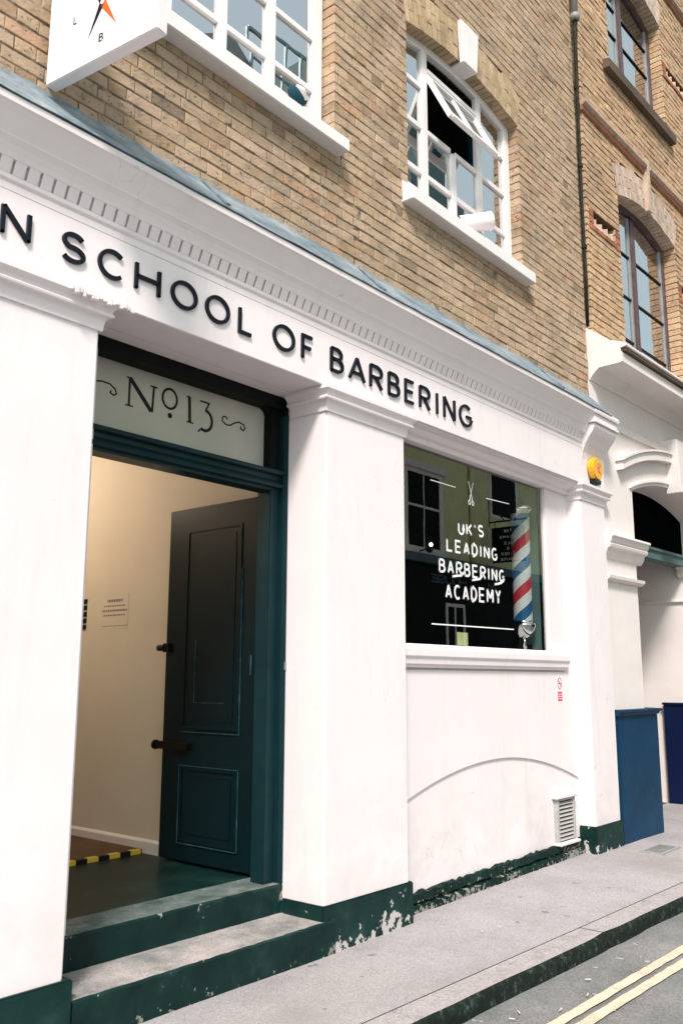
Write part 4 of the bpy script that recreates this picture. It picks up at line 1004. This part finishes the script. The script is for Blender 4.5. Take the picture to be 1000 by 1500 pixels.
def arcband(r0, r1, y, xa, xb, nm, mt='white2'):
    m = MB(); n = 24
    for i in range(n):
        xs_ = [xa+(xb-xa)*i/n, xa+(xb-xa)*(i+1)/n]; v = []
        for yy in (y, .001):
            for rr_, o in ((r0, xs_), (r1, xs_)):
                for x in (o if rr_ == r0 else o): v.append((x, yy, ar['zc'] + math.sqrt((ar['R']+rr_)**2-(x-2.0)**2)))
        m.add(v, [(0,1,3,2),(4,6,7,5),(0,4,5,1),(2,3,7,6),(0,2,6,4),(1,5,7,3)])
    m.build(nm, M_[mt], B2)
arcband(.27, .36, -.075, .52, 3.48, 'hood_mould'); arcband(.36, .385, -.095, .50, 3.50, 'hood_mould'); arcband(.035, .058, -.022, .80, 3.2, 'arch_bead')
MB().prism([(1.86,3.54),(2.14,3.54),(2.20,4.14),(1.80,4.14)], -.15, .02, 'y').build('keystone', M_['white2'], B2, bevel=.006)
# impost and band on the left pier
MB().prism([(.2,2.87),(-.115,2.87),(-.118,2.85),(-.10,2.842),(-.088,2.80),(-.075,2.79),(-.085,2.775),(-.078,2.75),(-.05,2.735),(-.03,2.68),(-.004,2.645),(.2,2.645)], .11, .985).build('impost', M_['white2'], B2)
MB().prism([(.2,2.485),(-.06,2.48),(-.055,2.45),(-.02,2.425),(.2,2.42)], .11, .93).build('impost_band', M_['white2'], B2)
# passage behind the arch
m = MB().box(3.13, 3.35, .40, 3.6, -.1, 3.6).box(.60, .87, .40, 3.6, -.1, 3.6).box(.87, 3.13, 3.55, 3.6, -.1, 3.6).box(.6, 3.35, .4, 3.6, 3.62, 3.7)
m.build('passage_wall', M_['white2'], B2)
n = 20; m = MB()
for i in range(n):
    xa = .87+2.26*i/n; xb = .87+2.26*(i+1)/n
    m.add([(xa,.36,2.98),(xb,.36,2.98),(xb,.36,soffit_z(ar, xb)+.01),(xa,.36,soffit_z(ar, xa)+.01)], [(0,1,2,3)])
m.build('tympanum', M_['dark'], B2)
MB().box(.87, 3.13, .30, .46, 2.86, 2.98).box(.87, 3.13, .28, .46, 2.955, 2.985).build('transom', M_['tealwall'], B2)
MB().prism([(3.13,2.90),(3.04,2.90),(3.03,2.86),(3.06,2.83),(3.06,2.78),(3.10,2.74),(3.13,2.73)], .05, .42, 'y').build('impost', M_['white2'], B2)
MB().prism([(3.13,2.47),(3.10,2.46),(3.10,2.44),(3.13,2.43)], .05, 3.5, 'y').build('impost_band', M_['white2'], B2)
MB().box(1.0, 3.05, 3.4, 3.54, 0, 2.9).build('back_door', M_['dark'], B2)
# blue boarding on both jambs
bl = MB().box(.155, 1.065, -.045, .001, .0, 1.165); bl.box(.871, 1.065, .001, .5, 0, 1.165)
bo = bl.build('blue_dado', M_['blue'], B2, bevel=.004)
MB().prism([(.1,1.225),(-.085,1.22),(-.085,1.20),(-.06,1.185),(-.05,1.165),(.1,1.165)], .13, 1.09).build('dado_cap', M_['blue'], bo)
b2 = MB().box(3.06, 3.129, -.05, .69, .0, 1.20).build('navy_dado', M_['navy'], B2, bevel=.004)
MB().box(3.045, 3.129, -.06, .70, 1.20, 1.225).build('dado_cap', M_['navy'], b2)

# small yellow cone in the passage
CN = empty('traffic_cone', (10.97, 4.23, .035))
MB().box(10.87, 11.02, 4.14, 4.29, .036, .05).build('base', M_['tapeK'], CN, bevel=.004)
MB().lathe([(.05,.012),(.03,.07),(.016,.125),(.008,.13)], (10.945,4.215,.04), 16).build('body', M_['yellow'], CN, smooth=True)
tag(CN, 'little yellow cone on the ground beside the navy panel in the arched passage', 'cone')

# ------------------------------------------------------------------ litter on the road
bt = None
for i, (x, y, a) in enumerate([(4.56,2.18,.3),(4.78,2.28,-.9),(4.12,2.33,.8),(4.02,2.31,1.9),(4.28,2.19,.1),(5.35,2.22,.6),(3.62,2.20,1.2),(4.45,1.99,.4),(4.90,3.0,.7),(5.05,2.97,2.0),(4.75,2.12,1.5)]):
    if bt is None:
        bt = MB().tube([(-.017,0,0),(.017,0,0)], .0036, 8).build('cigarette_end', M_['butt']); o = bt
    else:
        o = bt.copy(); col.objects.link(o)
    on_pave = y > 2.6
    o.location = (x, y, (.022 if on_pave else -.0745)); o.rotation_euler = (0, 0, a)
    if i: o.scale = (random.uniform(.5, 1.0),)*3
    if on_pave: where = 'flat grey pavement near the wall'
    elif y > 2.27: where = 'gutter right against the dark kerb face'
    else: where = 'tarmac between kerb and yellow lines'
    tag(o, ('larger ' if i == 0 else '') + 'white cigarette end lying on the ' + where, 'cigarette end', 'cigarette ends on the ground')

# ------------------------------------------------------------------ the other side of the lane (seen only as reflections)
OB = empty('opposite_building', (15, -3, 0))
tag(OB, 'ochre rendered pub with black frontage across the lane, reflected in the shop window', 'building')
YO = -3.0
MB().box(9.0, 16.62, YO-.3, YO, 3.98, 6.6).box(16.72, 26, YO-.3, YO, 3.98, 6.6).box(16.62, 16.72, YO-.3, YO-.05, 3.98, 6.6).box(9.0, 26, YO-6, YO-.3, 3.98, 6.6).build('wall', M_['ochre'], OB)
MB().box(9.0, 26, YO-6, YO+.05, -.05, 3.80).build('pub_front', M_['pub'], OB)
MB().box(9.0, 26, YO-.3, YO+.16, 3.80, 3.98).build('pub_cornice', M_['tealwall'], OB, bevel=.01)
MB().box(9.0, 26, YO-6, YO+.22, 6.6, 6.95).build('eaves', M_['white2'], OB)
MB().box(9.0, 20.5, YO-6, YO-.9, 6.95, 9.3).build('mansard', M_['pipe'], OB)
MB().tube([(16.67,YO+.04,4.0),(16.67,YO+.04,6.6)], .05, 12).build('rainwater_pipe', M_['ochre'], OB, smooth=True)
for xw in (10.2, 12.4, 14.3):
    MB().box(xw-.22, xw+1.37, YO-.05, YO+.10, 3.985, 4.05).box(xw-.2, xw+1.35, YO-.05, YO+.07, 5.75, 5.9).build('window_trim', M_['white2'], OB); fw = MB().box(xw-.12, xw, YO-.1, YO+.02, 4.05, 5.75).box(xw+1.15, xw+1.27, YO-.1, YO+.02, 4.05, 5.75).box(xw, xw+1.15, YO-.1, YO+.02, 4.05, 4.14).box(xw, xw+1.15, YO-.1, YO+.02, 5.66, 5.75).box(xw, xw+1.15, YO-.08, YO+.01, 4.95, 5.0).box(xw+.56, xw+.59, YO-.08, YO+.01, 4.14, 5.66).build('window', M_['whitewood'], OB)
    MB().box(xw, xw+1.15, YO-.06, YO+.002, 4.14, 5.66).build('pane', M_['pub'], fw)
for xw in (17.6, 19.9):
    fw = MB().box(xw-.08, xw+1.2, YO-.06, YO+.02, 5.15, 6.35).build('window', M_['whitewood'], OB); MB().box(xw, xw+1.1, YO-.02, YO+.024, 5.22, 6.27).build('pane', M_['pub'], fw)
fw = MB().box(15.55, 15.62, YO+.04, YO+.07, 2.0, 3.05).box(16.2, 16.27, YO+.04, YO+.07, 2.0, 3.05).box(15.62, 16.2, YO+.04, YO+.07, 2.0, 2.06).box(15.62, 16.2, YO+.04, YO+.07, 2.98, 3.05).box(15.88, 15.92, YO+.04, YO+.07, 2.06, 2.98).build('pub_window', M_['whitewood'], OB)
m = MB(); x = 15.05
for c in 'HOUSE'[::-1]:
    letter(c, x+.20, x, 3.44, 3.62, .03, YO+.062, YO+.05, m); x += .27
m.build('pub_lettering', M_['tealwall'], OB)
m = MB(); letter('M', 17.55, 17.30, 3.44, 3.62, .03, YO+.062, YO+.05, m); m.build('pub_lettering', M_['tealwall'], OB)
HS = empty('hanging_sign', (17.44, -2.5, 4.1))
tag(HS, 'black hanging pub sign with white capitals on an iron arm, reflected in the shop window', 'sign')
MB().box(17.44, 17.50, -2.92, -2.10, 4.06, 4.86).build('board', M_['pub'], HS, bevel=.006)
MB().tube([(17.47,-3.0,5.0),(17.47,-2.05,5.0)], .02, 8).tube([(17.47,-3.0,4.9),(17.47,-3.0,5.5),(17.47,-2.6,5.0)], .014, 8).tube([(17.47,-2.85,5.0),(17.47,-2.85,4.86)], .01, 6).tube([(17.47,-2.15,5.0),(17.47,-2.15,4.86)], .01, 6).build('arm', M_['iron'], HS)
hsp = lambda p, q, d: (17.44-d, p, q)
for wd_, zc, w_ in (('THE', 4.76, .20), ('ADAMS', 4.63, .42), ('ALE', 4.49, .20), ('&', 4.37, .07), ('CIDER', 4.25, .36), ('HOUSE', 4.13, .40)):
    m = MB(); u = w_/(len(wd_)*1.35-.35); y = -2.51 + w_/2
    for c in wd_:
        letter(c, y-u, y, zc-.035, zc+.035, .014, .004, -.001, m, hsp, 0) if False else None
        mm = MB(); letter(c, 0, u, zc-.035, zc+.035, .013, .004, -.001, mm, (lambda p, q, d, y0=y: (17.44-d, y0-p, q)), 0); m.add(mm.v, mm.f); y -= u*1.35
    m.build('word', M_['textwhite'], HS)
LN = empty('wall_lantern', (14.48, -2.9, 4.0))
tag(LN, 'small black wall lantern on the pub front, reflected in the shop window', 'lantern')
MB().tube([(14.48,-2.84,4.0),(14.48,-2.6,4.05)], .015, 8).lathe([(.02,-.1),(.06,-.08),(.08,.12),(.03,.2),(.01,.24)], (14.48,-2.6,4.05), 8).build('body', M_['iron'], LN)
me2, n2, b2_ = newmat('lit_lantern_bulb'); b2_.inputs['Emission Color'].default_value = (1,.85,.7,1); b2_.inputs['Emission Strength'].default_value = 14
MB().lathe([(.01,-.04),(.035,-.02),(.035,.02),(.01,.04)], (14.42,-2.52,4.10), 10).build('bulb', me2, LN)
# taller block further along, cut against the sky in the upper windows
OB2 = empty('far_block', (8, -4, 0))
tag(OB2, 'pale blocks across the lane with roof railings, seen as reflections in the upper windows', 'building')
MB().box(9.6, 11.3, -8, -4.6, 6.95, 13.3).box(12.6, 16.4, -9, -4.4, 6.95, 13.6).box(17.2, 19.0, -9, -4.6, 6.95, 15.6).box(20.4, 24, -9, -4.0, 6.95, 13.4).box(13.2, 13.9, -8, -4.6, 13.6, 15.4).build('tower', M_['tealwall'], OB2)
MB().prism([(16.2,13.6),(17.6,13.6),(16.9,14.9)], -8, -4.6, 'y').prism([(9.4,13.3),(11.5,13.3),(10.5,14.0)], -8, -4.5, 'y').build('gable', M_['pipe'], OB2)
m = MB()
for i in range(7): m.tube([(11.0+.45*i,-4.4,12.4),(11.0+.45*i,-4.4,14.6)], .035, 6)
m.tube([(11.0,-4.4,14.6),(13.8,-4.4,14.6)], .04, 6).tube([(11.0,-4.4,13.7),(13.8,-4.4,13.7)], .03, 6)
m.build('roof_railing', M_['steel'], OB2)
for o in list(bpy.data.objects):
    if '_o' in o: del o['_o']
